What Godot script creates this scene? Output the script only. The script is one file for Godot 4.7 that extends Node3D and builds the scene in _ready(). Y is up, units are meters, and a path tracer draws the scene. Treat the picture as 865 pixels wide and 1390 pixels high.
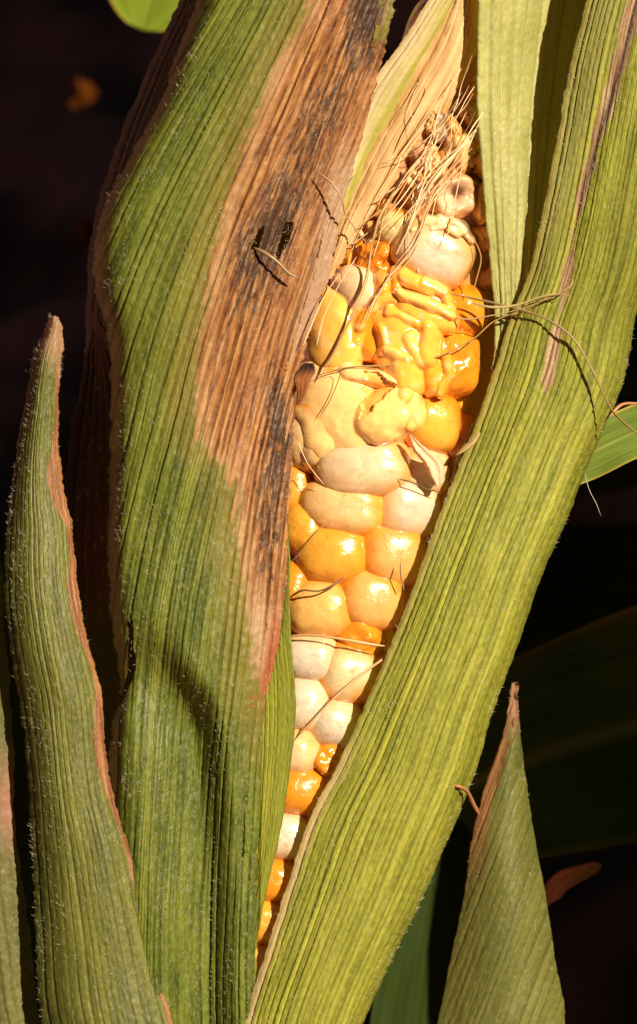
extends Node3D
# A ripening ear of corn with torn husk, photographed close up in hard sun.
# Shapes are laid out in millimetres on the tilted plane of the ear (PX is the size of one unit of the plan).

const PX := 0.0925            # mm per plan unit on the reference plane
const DIST := 400.0           # mm from the lens to that plane
const PITCH := 40.0           # the photographer looks down at the ear
const EAR_HEIGHT := 0.45      # m above the soil

var tilt: Basis
var lift := Vector3(0, EAR_HEIGHT, 0)
var org := Vector3.ZERO       # base of the thing that is being built
var n1 := FastNoiseLite.new()
var n2 := FastNoiseLite.new()
var n3 := FastNoiseLite.new()
var rng := RandomNumberGenerator.new()
var mats := {}

# ---------------------------------------------------------------- helpers
func place(p: Vector3) -> Vector3:
	return tilt * (p * 0.001) + lift

func plan(x: float, y: float, z: float) -> Vector3:
	var k := PX * (DIST - z) / DIST
	return Vector3((x - 432.5) * k, (695.0 - y) * k, z)

func ev(c: PackedFloat32Array, t: float) -> float:
	# smooth curve through (t, value) pairs
	var n := c.size() / 2
	if t <= c[0]:
		return c[1] + (t - c[0]) * (c[3] - c[1]) / (c[2] - c[0])
	if t >= c[2 * n - 2]:
		return c[2 * n - 1] + (t - c[2 * n - 2]) * (c[2 * n - 1] - c[2 * n - 3]) / (c[2 * n - 2] - c[2 * n - 4])
	var i := 0
	while t > c[2 * i + 2]:
		i += 1
	var t0 := c[2 * i]
	var t1 := c[2 * i + 2]
	var a := c[2 * i + 1]
	var b := c[2 * i + 3]
	var h := t1 - t0
	var s := (b - a) / h
	var m0 := s
	var m1 := s
	if i > 0:
		m0 = 0.5 * (s + (a - c[2 * i - 1]) / (t0 - c[2 * i - 2]))
	if i < n - 2:
		m1 = 0.5 * (s + (c[2 * i + 5] - b) / (c[2 * i + 4] - t1))
	var u := (t - t0) / h
	var u2 := u * u
	var u3 := u2 * u
	return (2 * u3 - 3 * u2 + 1) * a + (u3 - 2 * u2 + u) * h * m0 + (3 * u2 - 2 * u3) * b + (u3 - u2) * h * m1

func F(a: Array) -> PackedFloat32Array:
	return PackedFloat32Array(a)

func hash1(i: int) -> float:
	var v := sin(float(i) * 127.1 + 311.7) * 43758.5453
	return v - floorf(v)

func sstep(a: float, b: float, x: float) -> float:
	var t := clampf((x - a) / (b - a), 0.0, 1.0)
	return t * t * (3.0 - 2.0 * t)

func C(r: float, g: float, b: float) -> Color:
	return Color(r, g, b)

func commit(called: String, v: PackedVector3Array, nn: PackedVector3Array, col: PackedColorArray, uv: PackedVector2Array, idx: PackedInt32Array, m: Material, parent: Node) -> MeshInstance3D:
	var a := []
	a.resize(Mesh.ARRAY_MAX)
	if nn.is_empty():
		nn = normals_of(v, idx)
	a[Mesh.ARRAY_VERTEX] = v
	a[Mesh.ARRAY_NORMAL] = nn
	a[Mesh.ARRAY_COLOR] = col
	a[Mesh.ARRAY_TEX_UV] = uv
	a[Mesh.ARRAY_INDEX] = idx
	var me := ArrayMesh.new()
	me.add_surface_from_arrays(Mesh.PRIMITIVE_TRIANGLES, a)
	me.surface_set_material(0, m)
	var o := MeshInstance3D.new()
	o.name = called
	o.mesh = me
	parent.add_child(o, true)
	o.name = numbered(o, called)
	return o

func numbered(o: Node, called: String) -> String:
	var p := o.get_parent()
	var taken := {}
	for c in p.get_children():
		if c != o:
			taken[String(c.name)] = true
	if not taken.has(called):
		return called
	var k := 1
	while taken.has("%s_%03d" % [called, k]):
		k += 1
	return "%s_%03d" % [called, k]

func normals_of(v: PackedVector3Array, idx: PackedInt32Array) -> PackedVector3Array:
	var nn := PackedVector3Array()
	nn.resize(v.size())
	for t in range(0, idx.size(), 3):
		var a := idx[t]
		var b := idx[t + 1]
		var c := idx[t + 2]
		var f := (v[c] - v[a]).cross(v[b] - v[a]) * 1e6
		nn[a] += f
		nn[b] += f
		nn[c] += f
	for i in nn.size():
		var l := nn[i].length()
		nn[i] = nn[i] / l if l > 1e-12 else tilt.z
	return nn

func base(called: String, at: Vector3, label: String, category: String, group := "") -> Node3D:
	var o := Node3D.new()
	o.name = called
	add_child(o, true)
	o.name = numbered(o, called)
	o.position = at
	org = at
	o.set_meta("label", label)
	o.set_meta("category", category)
	if group:
		o.set_meta("group", group)
	return o

func mat(called: String, rough: float, o := {}) -> StandardMaterial3D:
	var m := StandardMaterial3D.new()
	m.resource_name = called
	m.vertex_color_use_as_albedo = true
	m.roughness = rough
	for k in o:
		m.set(k, o[k])
	mats[called] = m
	return m

func noise_tex(sd: int, freq: float, w := 512, h := 512, oct := 3) -> NoiseTexture2D:
	var t := NoiseTexture2D.new()
	var n := FastNoiseLite.new()
	n.seed = sd
	n.frequency = freq
	n.noise_type = FastNoiseLite.TYPE_SIMPLEX_SMOOTH
	n.fractal_octaves = oct
	t.noise = n
	t.width = w
	t.height = h
	t.seamless = true
	t.generate_mipmaps = false
	return t

# ---------------------------------------------------------------- the ear's round surface
func axis_x(y: float) -> float:
	return 505.0 + (630.0 - y) * 0.24

func cob_r(y: float) -> float:
	return 18.5 - 6.5 * sstep(520.0, 20.0, y)

func cob_z(x: float, y: float) -> float:
	var r := cob_r(y)
	var d := clampf((x - axis_x(y)) * PX * 0.972, -r * 0.96, r * 0.96)
	return -(18.5 - r) * 0.5 + sqrt(r * r - d * d) - r

# ---------------------------------------------------------------- leaves
# rib profile of parallel veins: p counts veins
func tone1(p: float, k: int) -> float:
	var i := int(floorf(p - 0.5))
	var f := sstep(0.25, 0.75, p - 0.5 - i)
	return lerpf(hash1(i + k), hash1(i + 1 + k), f)

func rib(p: float, along: float, sharp: float) -> float:
	var i := int(floorf(p))
	var f := p - float(i)
	var near := i if f < 0.5 else i + 1
	var d := minf(f, 1.0 - f)
	var w := 0.07 + 0.10 * hash1(near + 17)
	var depth := 0.10 + 0.90 * pow(hash1(near * 3 + 5), 1.5) + 0.45 * n1.get_noise_2d(float(near) * 37.0, along * 0.35)
	var crown := pow(maxf(sin(PI * f), 0.0), 0.35) * (0.25 + 0.75 * tone1(p, 62))
	var q := p * 2.7 + 0.3
	var g := q - floorf(q)
	var e := minf(g, 1.0 - g)
	var minor := hash1(int(floorf(q + 0.5)) + 91)
	return sharp * (crown * 0.45 - maxf(depth, 0.0) * 1.25 * exp(-d * d / (w * w)) - 0.35 * minor * exp(-e * e / 0.03))

# o: L, R edge curves; y0, y1; cols, rows; z(u,x,y); ph(u,x,y); amp; col(u,x,y,p); hole; en (raggedness); th (thickness); flip (runs across the plan)
func leaf(parent: Node, called: String, m: Material, o: Dictionary) -> MeshInstance3D:
	var cols: int = o.cols
	var rows: int = o.rows
	var y0: float = o.y0
	var y1: float = o.y1
	var eL: PackedFloat32Array = F(o.L)
	var eR: PackedFloat32Array = F(o.R)
	var fz: Callable = o.z
	var fp: Callable = o.ph
	var fc: Callable = o.col
	var amp: float = o.get("amp", 0.2)
	var en: float = o.get("en", 1.5)
	var th: float = o.get("th", 0.28)
	var flip: bool = o.get("flip", false)
	var holes: Array = o.get("hole", [])
	var sharp: float = o.get("sharp", 1.0)
	var seedv: float = o.get("seed", 0.0)
	var H := 4
	var full := cols + 2 * H
	var v := PackedVector3Array()
	var col := PackedColorArray()
	var uv := PackedVector2Array()
	var flat := PackedVector2Array()
	v.resize(full * rows)
	col.resize(full * rows)
	uv.resize(full * rows)
	flat.resize(full * rows)
	var ps := PackedFloat32Array()
	ps.resize(cols)
	for r in rows:
		var y := lerpf(y0, y1, float(r) / (rows - 1))
		var xl := ev(eL, y)
		var xr := ev(eR, y)
		var jl := en * (n2.get_noise_2d(y * 1.3, 11.0 + seedv) + 0.7 * n2.get_noise_2d(y * 6.0, 31.0 + seedv)) * 2.0
		var jr := en * (n2.get_noise_2d(y * 1.3, 71.0 + seedv) + 0.7 * n2.get_noise_2d(y * 6.0, 91.0 + seedv)) * 2.0
		if xr < xl + 1.0:
			xr = xl + 1.0
		for c in cols:
			var u := float(c) / (cols - 1)
			var x := lerpf(xl, xr, u)
			var wide := xr - xl
			var wear := minf(1.0, wide / 24.0)
			x += wear * (jl * exp(-u * wide / 9.0) + jr * exp(-(1.0 - u) * wide / 9.0))
			var i := r * full + H + c
			var z: float = fz.call(u, x, y)
			var p: float = fp.call(u, x, y)
			p += 0.30 * n1.get_noise_2d(p * 22.0 + seedv, y * 0.10) + 0.05 * n1.get_noise_2d(x * 2.0, y * 0.5 + seedv)
			var pt := plan(x, y, z) if not flip else plan(y, x, z)
			v[i] = pt
			flat[i] = Vector2(x, y)
			uv[i] = Vector2(p * 0.055, y * 0.0028) if not o.has("iso") else Vector2(x, y) * 0.012
			col[i] = fc.call(u, x, y, p)
			ps[c] = p
		# raise the ribs along the surface normal across the leaf
		var row := r * full + H
		var moved := PackedVector3Array()
		moved.resize(cols)
		for c in cols:
			var ca := v[row + maxi(c - 2, 0)]
			var cb := v[row + mini(c + 2, cols - 1)]
			var t := cb - ca
			var nn := Vector3(-t.z, 0, t.x).normalized() if not flip else Vector3(0, -t.z, t.y).normalized()
			if nn.z < 0:
				nn = -nn
			var ed := minf(float(c), float(cols - 1 - c)) / 4.0
			var q := rib(ps[c], y, sharp) + 0.20 * n3.get_noise_2d(ps[c] * 26.0, y * 1.4) + 0.28 * n2.get_noise_2d(ps[c] * 9.0, y * 0.2 + seedv)
			moved[c] = v[row + c] + nn * (amp * q * minf(1.0, ed))
		for c in cols:
			v[row + c] = moved[c]
		# edges turn over onto the underside
		var across := (v[row + cols - 1] - v[row]).length()
		for side in 2:
			var e := row if side == 0 else row + cols - 1
			var inn := v[e + 3] - v[e] if side == 0 else v[e - 3] - v[e]
			inn = inn.normalized() if inn.length() > 0.001 else Vector3.RIGHT
			var up := Vector3(0, 0, 1)
			up = (up - inn * up.dot(inn)).normalized()
			var shape := [[0.5, 0.15], [0.5, 0.7], [-0.2, 1.0], [-7.0, 1.1]]
			for k in H:
				var j := e - 1 - k if side == 0 else e + 1 + k
				v[j] = v[e] - inn * maxf(float(shape[k][0]) * th, -0.35 * across) - up * (float(shape[k][1]) * th)
				col[j] = col[e]
				uv[j] = uv[e]
				flat[j] = flat[e]
	for i in v.size():
		v[i] = place(v[i]) - org
	var idx := PackedInt32Array()
	for r in rows - 1:
		for c in full - 1:
			var a := r * full + c
			var b := a + full
			if not holes.is_empty():
				var mid := (flat[a] + flat[b + 1]) * 0.5
				var skip := false
				for h: PackedVector2Array in holes:
					if Geometry2D.is_point_in_polygon(mid, h):
						skip = true
						break
				if skip:
					continue
			if flip:
				idx.append_array([a, b, a + 1, a + 1, b, b + 1])
			else:
				idx.append_array([a, a + 1, b, a + 1, b + 1, b])
	var me := commit(called, v, PackedVector3Array(), col, uv, idx, m, parent)
	if o.has("label"):
		me.set_meta("label", o.label)
	if o.get("hairs", 0) > 0:
		hairs(me, v, me.mesh.surface_get_arrays(0)[Mesh.ARRAY_NORMAL], full, H, rows, o.hairs, o.get("hair_len", 0.6))
	return me

var hair_mesh: ArrayMesh
func make_hair() -> void:
	# a soft plant hair: a bent three-sided cone, one metre long so that it can be scaled
	var v := PackedVector3Array()
	var idx := PackedInt32Array()
	var col := PackedColorArray()
	var uv := PackedVector2Array()
	for s in 4:
		var t := s / 3.0
		var r := 0.055 * (1.0 - t * 0.8)
		for k in 3:
			var a := TAU * k / 3.0
			v.append(Vector3(cos(a) * r + 0.35 * t * t, t, sin(a) * r))
			col.append(C(0.86, 0.82, 0.66))
			uv.append(Vector2(k / 3.0, t))
	for s in 3:
		for k in 3:
			var a := s * 3 + k
			var b := s * 3 + (k + 1) % 3
			idx.append_array([a, a + 3, b, b, a + 3, b + 3])
	var arr := []
	arr.resize(Mesh.ARRAY_MAX)
	arr[Mesh.ARRAY_VERTEX] = v
	var nn := PackedVector3Array()
	nn.resize(v.size())
	for t in range(0, idx.size(), 3):
		var f := (v[idx[t + 2]] - v[idx[t]]).cross(v[idx[t + 1]] - v[idx[t]])
		for k in 3:
			nn[idx[t + k]] += f
	for i in nn.size():
		nn[i] = nn[i].normalized()
	arr[Mesh.ARRAY_NORMAL] = nn
	arr[Mesh.ARRAY_COLOR] = col
	arr[Mesh.ARRAY_TEX_UV] = uv
	arr[Mesh.ARRAY_INDEX] = idx
	hair_mesh = ArrayMesh.new()
	hair_mesh.add_surface_from_arrays(Mesh.PRIMITIVE_TRIANGLES, arr)
	hair_mesh.surface_set_material(0, mats.hair)

func hairs(on: Node3D, v: PackedVector3Array, nn: PackedVector3Array, full: int, H: int, rows: int, count: int, length: float) -> void:
	var mm := MultiMesh.new()
	mm.transform_format = MultiMesh.TRANSFORM_3D
	mm.mesh = hair_mesh
	mm.instance_count = count
	var cols := full - 2 * H
	var done := 0
	while done < count:
		var r := rng.randi_range(0, rows - 2)
		# more of them along the edges and in drifts
		var u := rng.randf()
		if rng.randf() < 0.25:
			u = pow(rng.randf(), 3.0)
			if rng.randf() < 0.5:
				u = 1.0 - u
		var c := H + int(u * (cols - 1))
		var i := r * full + c
		var drift := n2.get_noise_2d(c * 1.7 + 300.0, r * 0.9)
		if rng.randf() > 0.30 + 1.7 * drift:
			continue
		var n := nn[i]
		var along := (v[i] - v[i + full]).normalized()
		var side := n.cross(along)
		var dir := (n * rng.randf_range(0.25, 1.0) + along * rng.randf_range(0.3, 1.1) + side * rng.randfn(0.0, 0.55)).normalized()
		var x := dir.cross(Vector3(rng.randfn(), rng.randfn(), rng.randfn())).normalized()
		var z := x.cross(dir)
		var l := length * 0.001 * rng.randf_range(0.35, 1.25)
		var w := 0.00031 * rng.randf_range(0.7, 1.15)
		mm.set_instance_transform(done, Transform3D(Basis(x * w, dir * l, z * w), v[i] - n * 0.00003))
		done += 1
	var o := MultiMeshInstance3D.new()
	o.name = "hairs"
	o.multimesh = mm
	o.set_meta("kind", "stuff")
	on.add_child(o, true)

# ---------------------------------------------------------------- threads
func thread(parent: Node, called: String, pts: Array, rad: float, color: Color, flatness := 1.0) -> MeshInstance3D:
	# pts: [x, y, z] in the plan; rad in mm
	var cv := Curve3D.new()
	var n := pts.size()
	for i in n:
		var p := plan(pts[i][0], pts[i][1], pts[i][2] - 0.35)
		var a := plan(pts[maxi(i - 1, 0)][0], pts[maxi(i - 1, 0)][1], pts[maxi(i - 1, 0)][2])
		var b := plan(pts[mini(i + 1, n - 1)][0], pts[mini(i + 1, n - 1)][1], pts[mini(i + 1, n - 1)][2])
		var t := (b - a) / 6.0
		cv.add_point(p, -t, t)
	cv.bake_interval = 0.2
	var total := cv.get_baked_length()
	var steps := maxi(int(total / 0.5), 6)
	var v := PackedVector3Array()
	var col := PackedColorArray()
	var uv := PackedVector2Array()
	var idx := PackedInt32Array()
	var S := 6
	var sd := rng.randf() * 100.0
	for s in steps + 1:
		var d := total * s / steps
		var p := cv.sample_baked(d)
		var q := cv.sample_baked(minf(d + 0.15, total)) - cv.sample_baked(maxf(d - 0.15, 0.0))
		q = q.normalized()
		var side := q.cross(Vector3(0, 0, 1)).normalized()
		var twist := sd + d * 0.12 + 0.8 * n1.get_noise_2d(d * 3.0, sd)
		var up := side.cross(q)
		var ax := side * cos(twist) + up * sin(twist)
		var ay := up * cos(twist) - side * sin(twist)
		var e := float(s) / steps
		var r := rad * (0.35 + 0.65 * minf(1.0, minf(e, 1.0 - e) * 8.0)) * (1.0 + 0.25 * n1.get_noise_2d(d * 9.0, sd * 3.0))
		var tone := 1.0 + 0.22 * n1.get_noise_2d(d * 4.0, sd)
		for k in S:
			var a := TAU * k / S
			v.append(place(p + ax * (cos(a) * r) + ay * (sin(a) * r * flatness)) - org)
			col.append(C(color.r * tone, color.g * tone, color.b * tone))
			uv.append(Vector2(k / float(S), d * 0.1))
	for s in steps:
		for k in S:
			var a := s * S + k
			var b := s * S + (k + 1) % S
			idx.append_array([a, b, a + S, b, b + S, a + S])
	var nn := normals_of(v, idx)
	return commit(called, v, nn, col, uv, idx, mats.silk, parent)

# ---------------------------------------------------------------- kernels
# o: rot (deg), deep, pow, dent, crump, cap / skin colours, lift (mm), tip (turns the face)
func kernel(parent: Node, called: String, x: float, y: float, hw: float, hh: float, body: Color, cap: Color, o := {}) -> MeshInstance3D:
	var lat: int = o.get("lat", 26)
	var lon: int = o.get("lon", 36)
	var r := cob_r(y)
	var d := clampf((x - axis_x(y)) * PX * 0.972 / r, -0.93, 0.93)
	var ax := Vector3(0.2334, 0.9724, 0)
	var ex := Vector3(0.9724, -0.2334, 0)
	var n := (ex * d + Vector3(0, 0, 1) * sqrt(1.0 - d * d)).normalized()
	if o.has("face"):
		n = (n + o.face).normalized()
	var rot := deg_to_rad(o.get("rot", -8.0))
	var px := Vector3(cos(rot), -sin(rot), 0)
	var t := (px - n * px.dot(n)).normalized()
	var b := n.cross(t)
	var deep: float = o.get("deep", 4.4)
	var pw: float = o.get("pow", 2.45)
	var dent: float = o.get("dent", 0.0)
	var crump: float = o.get("crump", 0.0)
	var cf: float = o.get("cfreq", 1.0)
	var sd: float = o.get("seed", x * 1.7 + y)
	var zt: float = cob_z(x, y) + float(o.get("lift", 0.0)) + 0.35 * n1.get_noise_2d(x * 5.0, y * 5.0)
	var centre := plan(x, y, zt) - n * deep
	var half := Vector3(hw * PX * 1.05, hh * PX * 1.05, deep)
	var shape := func(dir: Vector3) -> Vector3:
		var s := pow(pow(absf(dir.x), pw) + pow(absf(dir.y), pw) + pow(absf(dir.z), 2.3), -1.0 / 2.35)
		var q := dir * s
		var lump := 1.0 + 0.03 * n1.get_noise_3d(dir.x * 45.0 + sd, dir.y * 45.0, dir.z * 45.0) + 0.012 * n3.get_noise_3d(dir.x * 60.0 + sd, dir.y * 60.0, dir.z * 60.0)
		if crump > 0.0:
			var a := n1.get_noise_3d(dir.x * 42.0 * cf + sd, dir.y * 42.0 * cf, dir.z * 42.0 * cf) * 1.3
			var e := 1.0 - absf(n1.get_noise_3d(dir.x * 50.0 * cf, dir.y * 50.0 * cf + sd, dir.z * 50.0 * cf + 40.0)) * 2.4
			lump += crump * (0.9 * a + 0.35 * (e - 0.4))
		q *= lump
		if dent > 0.0:
			var w := (q.x * q.x + q.y * q.y * 1.4) / 0.42
			q.z -= dent * exp(-w) * signf(maxf(dir.z, 0.0))
		return q * half
	var v := PackedVector3Array()
	var nn := PackedVector3Array()
	var col := PackedColorArray()
	var uv := PackedVector2Array()
	var idx := PackedInt32Array()
	for i in lat + 1:
		var th := PI * float(i) / lat
		for j in lon + 1:
			var fi := TAU * float(j % lon) / lon
			var dir := Vector3(sin(th) * cos(fi), sin(th) * sin(fi), cos(th))
			var p: Vector3 = shape.call(dir)
			var t1 := Vector3(cos(th) * cos(fi), cos(th) * sin(fi), -sin(th))
			var t2 := Vector3(-sin(fi), cos(fi), 0)
			var p1: Vector3 = shape.call((dir + t1 * 0.03).normalized())
			var p2: Vector3 = shape.call((dir + t2 * 0.03).normalized())
			var g := (p1 - p).cross(p2 - p).normalized()
			v.append(place(centre + t * p.x + b * p.y + n * p.z) - org)
			nn.append((tilt * (t * g.x + b * g.y + n * g.z)).normalized())
			var k := sstep(0.50, 1.0, dir.z + 0.22 * n1.get_noise_3d(dir.x * 45.0, dir.y * 45.0 + sd, 3.0))  # orange gathers at the seams: partly kernel colour, partly painted translucent glow
			var c := body.lerp(cap, k)
			var tone := 1.0 + 0.16 * n2.get_noise_3d(dir.x * 80.0, dir.y * 80.0, sd)
			# specks of dust and bruises
			c = c.lerp(C(0.50, 0.22, 0.06), 0.5 * sstep(0.36, 0.62, n3.get_noise_3d(dir.x * 70.0, dir.y * 70.0, sd * 3.0)))
			if o.has("stain"):
				var sp: Vector3 = o.stain
				var far := Vector2(dir.x - sp.x, dir.y - sp.y).length() + 0.10 * n2.get_noise_2d(dir.x * 160.0 + sd, dir.y * 160.0)
				c = c.lerp(C(0.20, 0.08, 0.03), sstep(sp.z, sp.z * 0.4, far) if dir.z > 0 else 0.0)
			tone *= float(o.get("tone", 0.77))
			col.append(C(c.r * tone, c.g * tone, c.b * tone))
			uv.append(Vector2(j / float(lon) + hash1(int(sd)), i / float(lat)))
	for i in lat:
		for j in lon:
			var a := i * (lon + 1) + j
			var e := a + lon + 1
			idx.append_array([a, a + 1, e, a + 1, e + 1, e])
	var me := commit(called, v, nn, col, uv, idx, o.get("mat", mats.kernel), parent)
	if o.has("label"):
		me.set_meta("label", o.label)
	return me

# soft skins that have run together: smoothly joined lobes over the round surface of the ear, closed underneath
func crushed(parent: Node, label: String, box: Array, blobs: Array, sd: float, rip: Array, rough := 1.0) -> MeshInstance3D:
	var poly := PackedVector2Array(rip)
	var step := 1.5
	var nx := int((box[2] - box[0]) / step) + 1
	var ny := int((box[3] - box[1]) / step) + 1
	var v := PackedVector3Array()
	var col := PackedColorArray()
	var uv := PackedVector2Array()
	var idx := PackedInt32Array()
	var on := PackedByteArray()
	var soft := 0.115
	for layer in 2:
		for j in ny:
			for i in nx:
				var x: float = box[0] + i * step
				var y: float = box[1] + j * step
				# skins wander a little
				var wx := x + 4.5 * n1.get_noise_2d(x * 1.1 + sd, y * 1.1)
				var wy := y + 4.5 * n1.get_noise_2d(x * 1.1, y * 1.1 + sd * 3.0)
				var total := 0.0
				var mixed := Vector3.ZERO
				var most := 0.0
				for b in blobs:
					var a0 := Vector2(b[0], b[1])
					var d := Vector2(b[2], b[3]) - a0
					var q := Vector2(wx, wy) - a0
					var t := clampf(q.dot(d) / maxf(d.length_squared(), 0.01), 0.0, 1.0)
					var rho := (q - d * t).length() / float(b[4])
					var deepness: float = minf(1.3, float(b[4]) * 0.075)
					var h: float = float(b[5]) - deepness * pow(rho, 2.6) * (1.0 if rho < 1.0 else rho * rho)
					var w := exp(clampf(h, -9.0, 9.0) / soft)
					total += w
					most = maxf(most, w)
					var cc: Color = b[6]
					mixed += Vector3(cc.r, cc.g, cc.b) * w
				var hh := soft * log(maxf(total, 1e-30))
				var c := mixed / maxf(total, 1e-30)
				# deeper orange in the creases where two skins meet
				c = c.lerp(Vector3(0.86, 0.27, 0.015), 0.9 * sstep(0.05, 0.55, 1.0 - most / maxf(total, 1e-30)))
				c = c.lerp(Vector3(0.95, 0.66, 0.34), 0.3 * sstep(0.1, 0.5, n2.get_noise_2d(x * 1.6 + sd, y * 1.6)))
				if poly.size() > 2 and Geometry2D.is_point_in_polygon(Vector2(x + 2.0 * n2.get_noise_2d(x * 9.0, y * 9.0), y), poly):
					hh -= 0.75
					c = c.lerp(Vector3(0.90, 0.36, 0.05), 0.75)
				hh += rough * 0.12 * n1.get_noise_2d(x * 1.2 + sd, y * 1.2)
				# fine wrinkles of the slack skin
				var wr := maxf(0.0, 1.0 - absf(n1.get_noise_2d(x * 1.7 + sd * 5.0 + 0.5 * y, y * 1.7 - 0.4 * x)) * 9.0)
				hh += 0.035 * wr * wr
				if layer == 0:
					on.append(1 if hh > -2.2 else 0)
				var z := cob_z(x, y) + (clampf(hh, -2.6, 9.0) if layer == 0 else -3.4)
				v.append(place(plan(x, y, z)) - org)
				var tone := 0.96 * (1.0 + 0.10 * n2.get_noise_2d(x * 4.0, y * 4.0 + sd))
				col.append(C(c.x * tone, c.y * tone, c.z * tone))
				uv.append(Vector2(x, y) * 0.008)
	var off := nx * ny
	for j in ny - 1:
		for i in nx - 1:
			var a := j * nx + i
			if not (on[a] or on[a + 1] or on[a + nx] or on[a + nx + 1]):
				continue
			idx.append_array([a, a + 1, a + nx, a + 1, a + nx + 1, a + nx])
			idx.append_array([off + a, off + a + nx, off + a + 1, off + a + 1, off + a + nx, off + a + nx + 1])
			# close the sides where the neighbour is left out
			var near := [[i, j - 1, a + 1, a], [i, j + 1, a + nx, a + nx + 1], [i - 1, j, a, a + nx], [i + 1, j, a + nx + 1, a + 1]]
			for e in near:
				var x2: int = e[0]
				var y2: int = e[1]
				var there := x2 >= 0 and y2 >= 0 and x2 < nx - 1 and y2 < ny - 1
				if there:
					var f := y2 * nx + x2
					there = on[f] or on[f + 1] or on[f + nx] or on[f + nx + 1]
				if not there:
					var p: int = e[2]
					var q: int = e[3]
					idx.append_array([p, q, off + p, q, off + q, off + p])
	var me := commit("crushed_kernel", v, PackedVector3Array(), col, uv, idx, mats.wet, parent)
	me.set_meta("label", label)
	return me

# ---------------------------------------------------------------- scene
func _ready() -> void:
	tilt = Basis(Vector3.RIGHT, -deg_to_rad(PITCH))
	# camera
	var cam := Camera3D.new()
	cam.name = "camera"
	cam.fov = 18.18
	cam.near = 0.01
	cam.far = 200.0
	var lens := CameraAttributesPhysical.new()
	lens.frustum_focus_distance = 0.399
	lens.frustum_focal_length = 60.0
	lens.exposure_aperture = 26.0
	lens.frustum_near = 0.01
	lens.frustum_far = 200.0
	cam.attributes = lens
	cam.transform = Transform3D(tilt, place(Vector3(0, 0, DIST)))
	add_child(cam)
	cam.current = true
	# the lens of the physical camera breathes with its focus: find the focal length that gives the wanted field
	for i in 24:
		lens.frustum_focal_length *= tan(deg_to_rad(cam.fov) / 2.0) / tan(deg_to_rad(18.18) / 2.0)
	print("fov ", cam.fov, " focal ", lens.frustum_focal_length)

	# sky, exposure
	var we := WorldEnvironment.new()
	we.name = "world_environment"
	var env := Environment.new()
	env.background_mode = Environment.BG_SKY
	var sm := ProceduralSkyMaterial.new()
	sm.sky_top_color = Color(0.40, 0.43, 0.47)
	sm.sky_horizon_color = Color(0.58, 0.57, 0.53)
	sm.ground_bottom_color = Color(0.10, 0.09, 0.06)
	sm.ground_horizon_color = Color(0.20, 0.19, 0.15)
	sm.sky_energy_multiplier = 0.36
	var sky := Sky.new()
	sky.sky_material = sm
	env.sky = sky
	env.tonemap_mode = Environment.TONE_MAPPER_LINEAR
	env.tonemap_exposure = 1.75
	env.sdfgi_enabled = true
	env.ssao_enabled = true
	env.ssil_enabled = true
	we.environment = env
	add_child(we)

	# sun: high, from the right and a little behind the photographer
	var sun := DirectionalLight3D.new()
	sun.name = "sun"
	sun.light_color = Color(1.0, 0.93, 0.82)
	sun.light_energy = 1.6
	sun.light_angular_distance = 0.5
	sun.shadow_enabled = true
	var to_sun := (tilt * Vector3(0.49, 0.41, 0.77)).normalized()
	sun.transform = Transform3D(Basis.looking_at(-to_sun, Vector3.UP), to_sun * 3.0)
	add_child(sun)

	setup()
	build_ground()
	build_neighbours()
	build_ear()

func setup() -> void:
	rng.seed = 4711
	n1.seed = 3
	n1.frequency = 0.02
	n1.fractal_octaves = 2
	n2.seed = 8
	n2.frequency = 0.02
	n2.fractal_octaves = 3
	n3.seed = 21
	n3.frequency = 0.05
	n3.fractal_octaves = 3
	var cell := noise_tex(5, 0.035)
	var fine := noise_tex(9, 0.06)
	mat("husk", 0.48, {"heightmap_enabled": true, "heightmap_texture": cell, "heightmap_scale": 0.008, "backlight_enabled": true, "backlight": Color(0.95, 0.92, 0.40), "metallic_specular": 0.45})
	mat("dry", 0.62, {"heightmap_enabled": true, "heightmap_texture": cell, "heightmap_scale": 0.006, "backlight_enabled": true, "backlight": Color(0.9, 0.6, 0.4), "metallic_specular": 0.4})
	mat("kernel", 0.27, {"subsurf_scatter_enabled": true, "subsurf_scatter_strength": 0.15, "clearcoat_enabled": true, "clearcoat": 0.7, "clearcoat_roughness": 0.12, "heightmap_enabled": true, "heightmap_texture": fine, "heightmap_scale": 0.0025, "uv1_scale": Vector3(1.3, 0.9, 1)})
	mat("wet", 0.18, {"subsurf_scatter_enabled": true, "subsurf_scatter_strength": 0.04, "clearcoat_enabled": true, "clearcoat": 1.0, "clearcoat_roughness": 0.08, "heightmap_enabled": true, "heightmap_texture": fine, "heightmap_scale": 0.0016})
	mat("chaff", 0.36, {"subsurf_scatter_enabled": true, "subsurf_scatter_strength": 0.12})
	mat("skin", 0.28, {"backlight_enabled": true, "backlight": Color(0.9, 0.8, 0.55), "clearcoat_enabled": true, "clearcoat": 0.4, "clearcoat_roughness": 0.15, "heightmap_enabled": true, "heightmap_texture": fine, "heightmap_scale": 0.008})
	mat("silk", 0.38, {"backlight_enabled": true, "backlight": Color(0.6, 0.5, 0.35)})
	mat("hair", 0.25, {"metallic_specular": 0.6, "backlight_enabled": true, "backlight": Color(0.5, 0.5, 0.4)})
	mat("green_leaf", 0.65, {"metallic_specular": 0.10, "backlight_enabled": true, "backlight": Color(0.4, 0.5, 0.1)})
	mat("soil", 0.95)
	make_hair()

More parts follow.
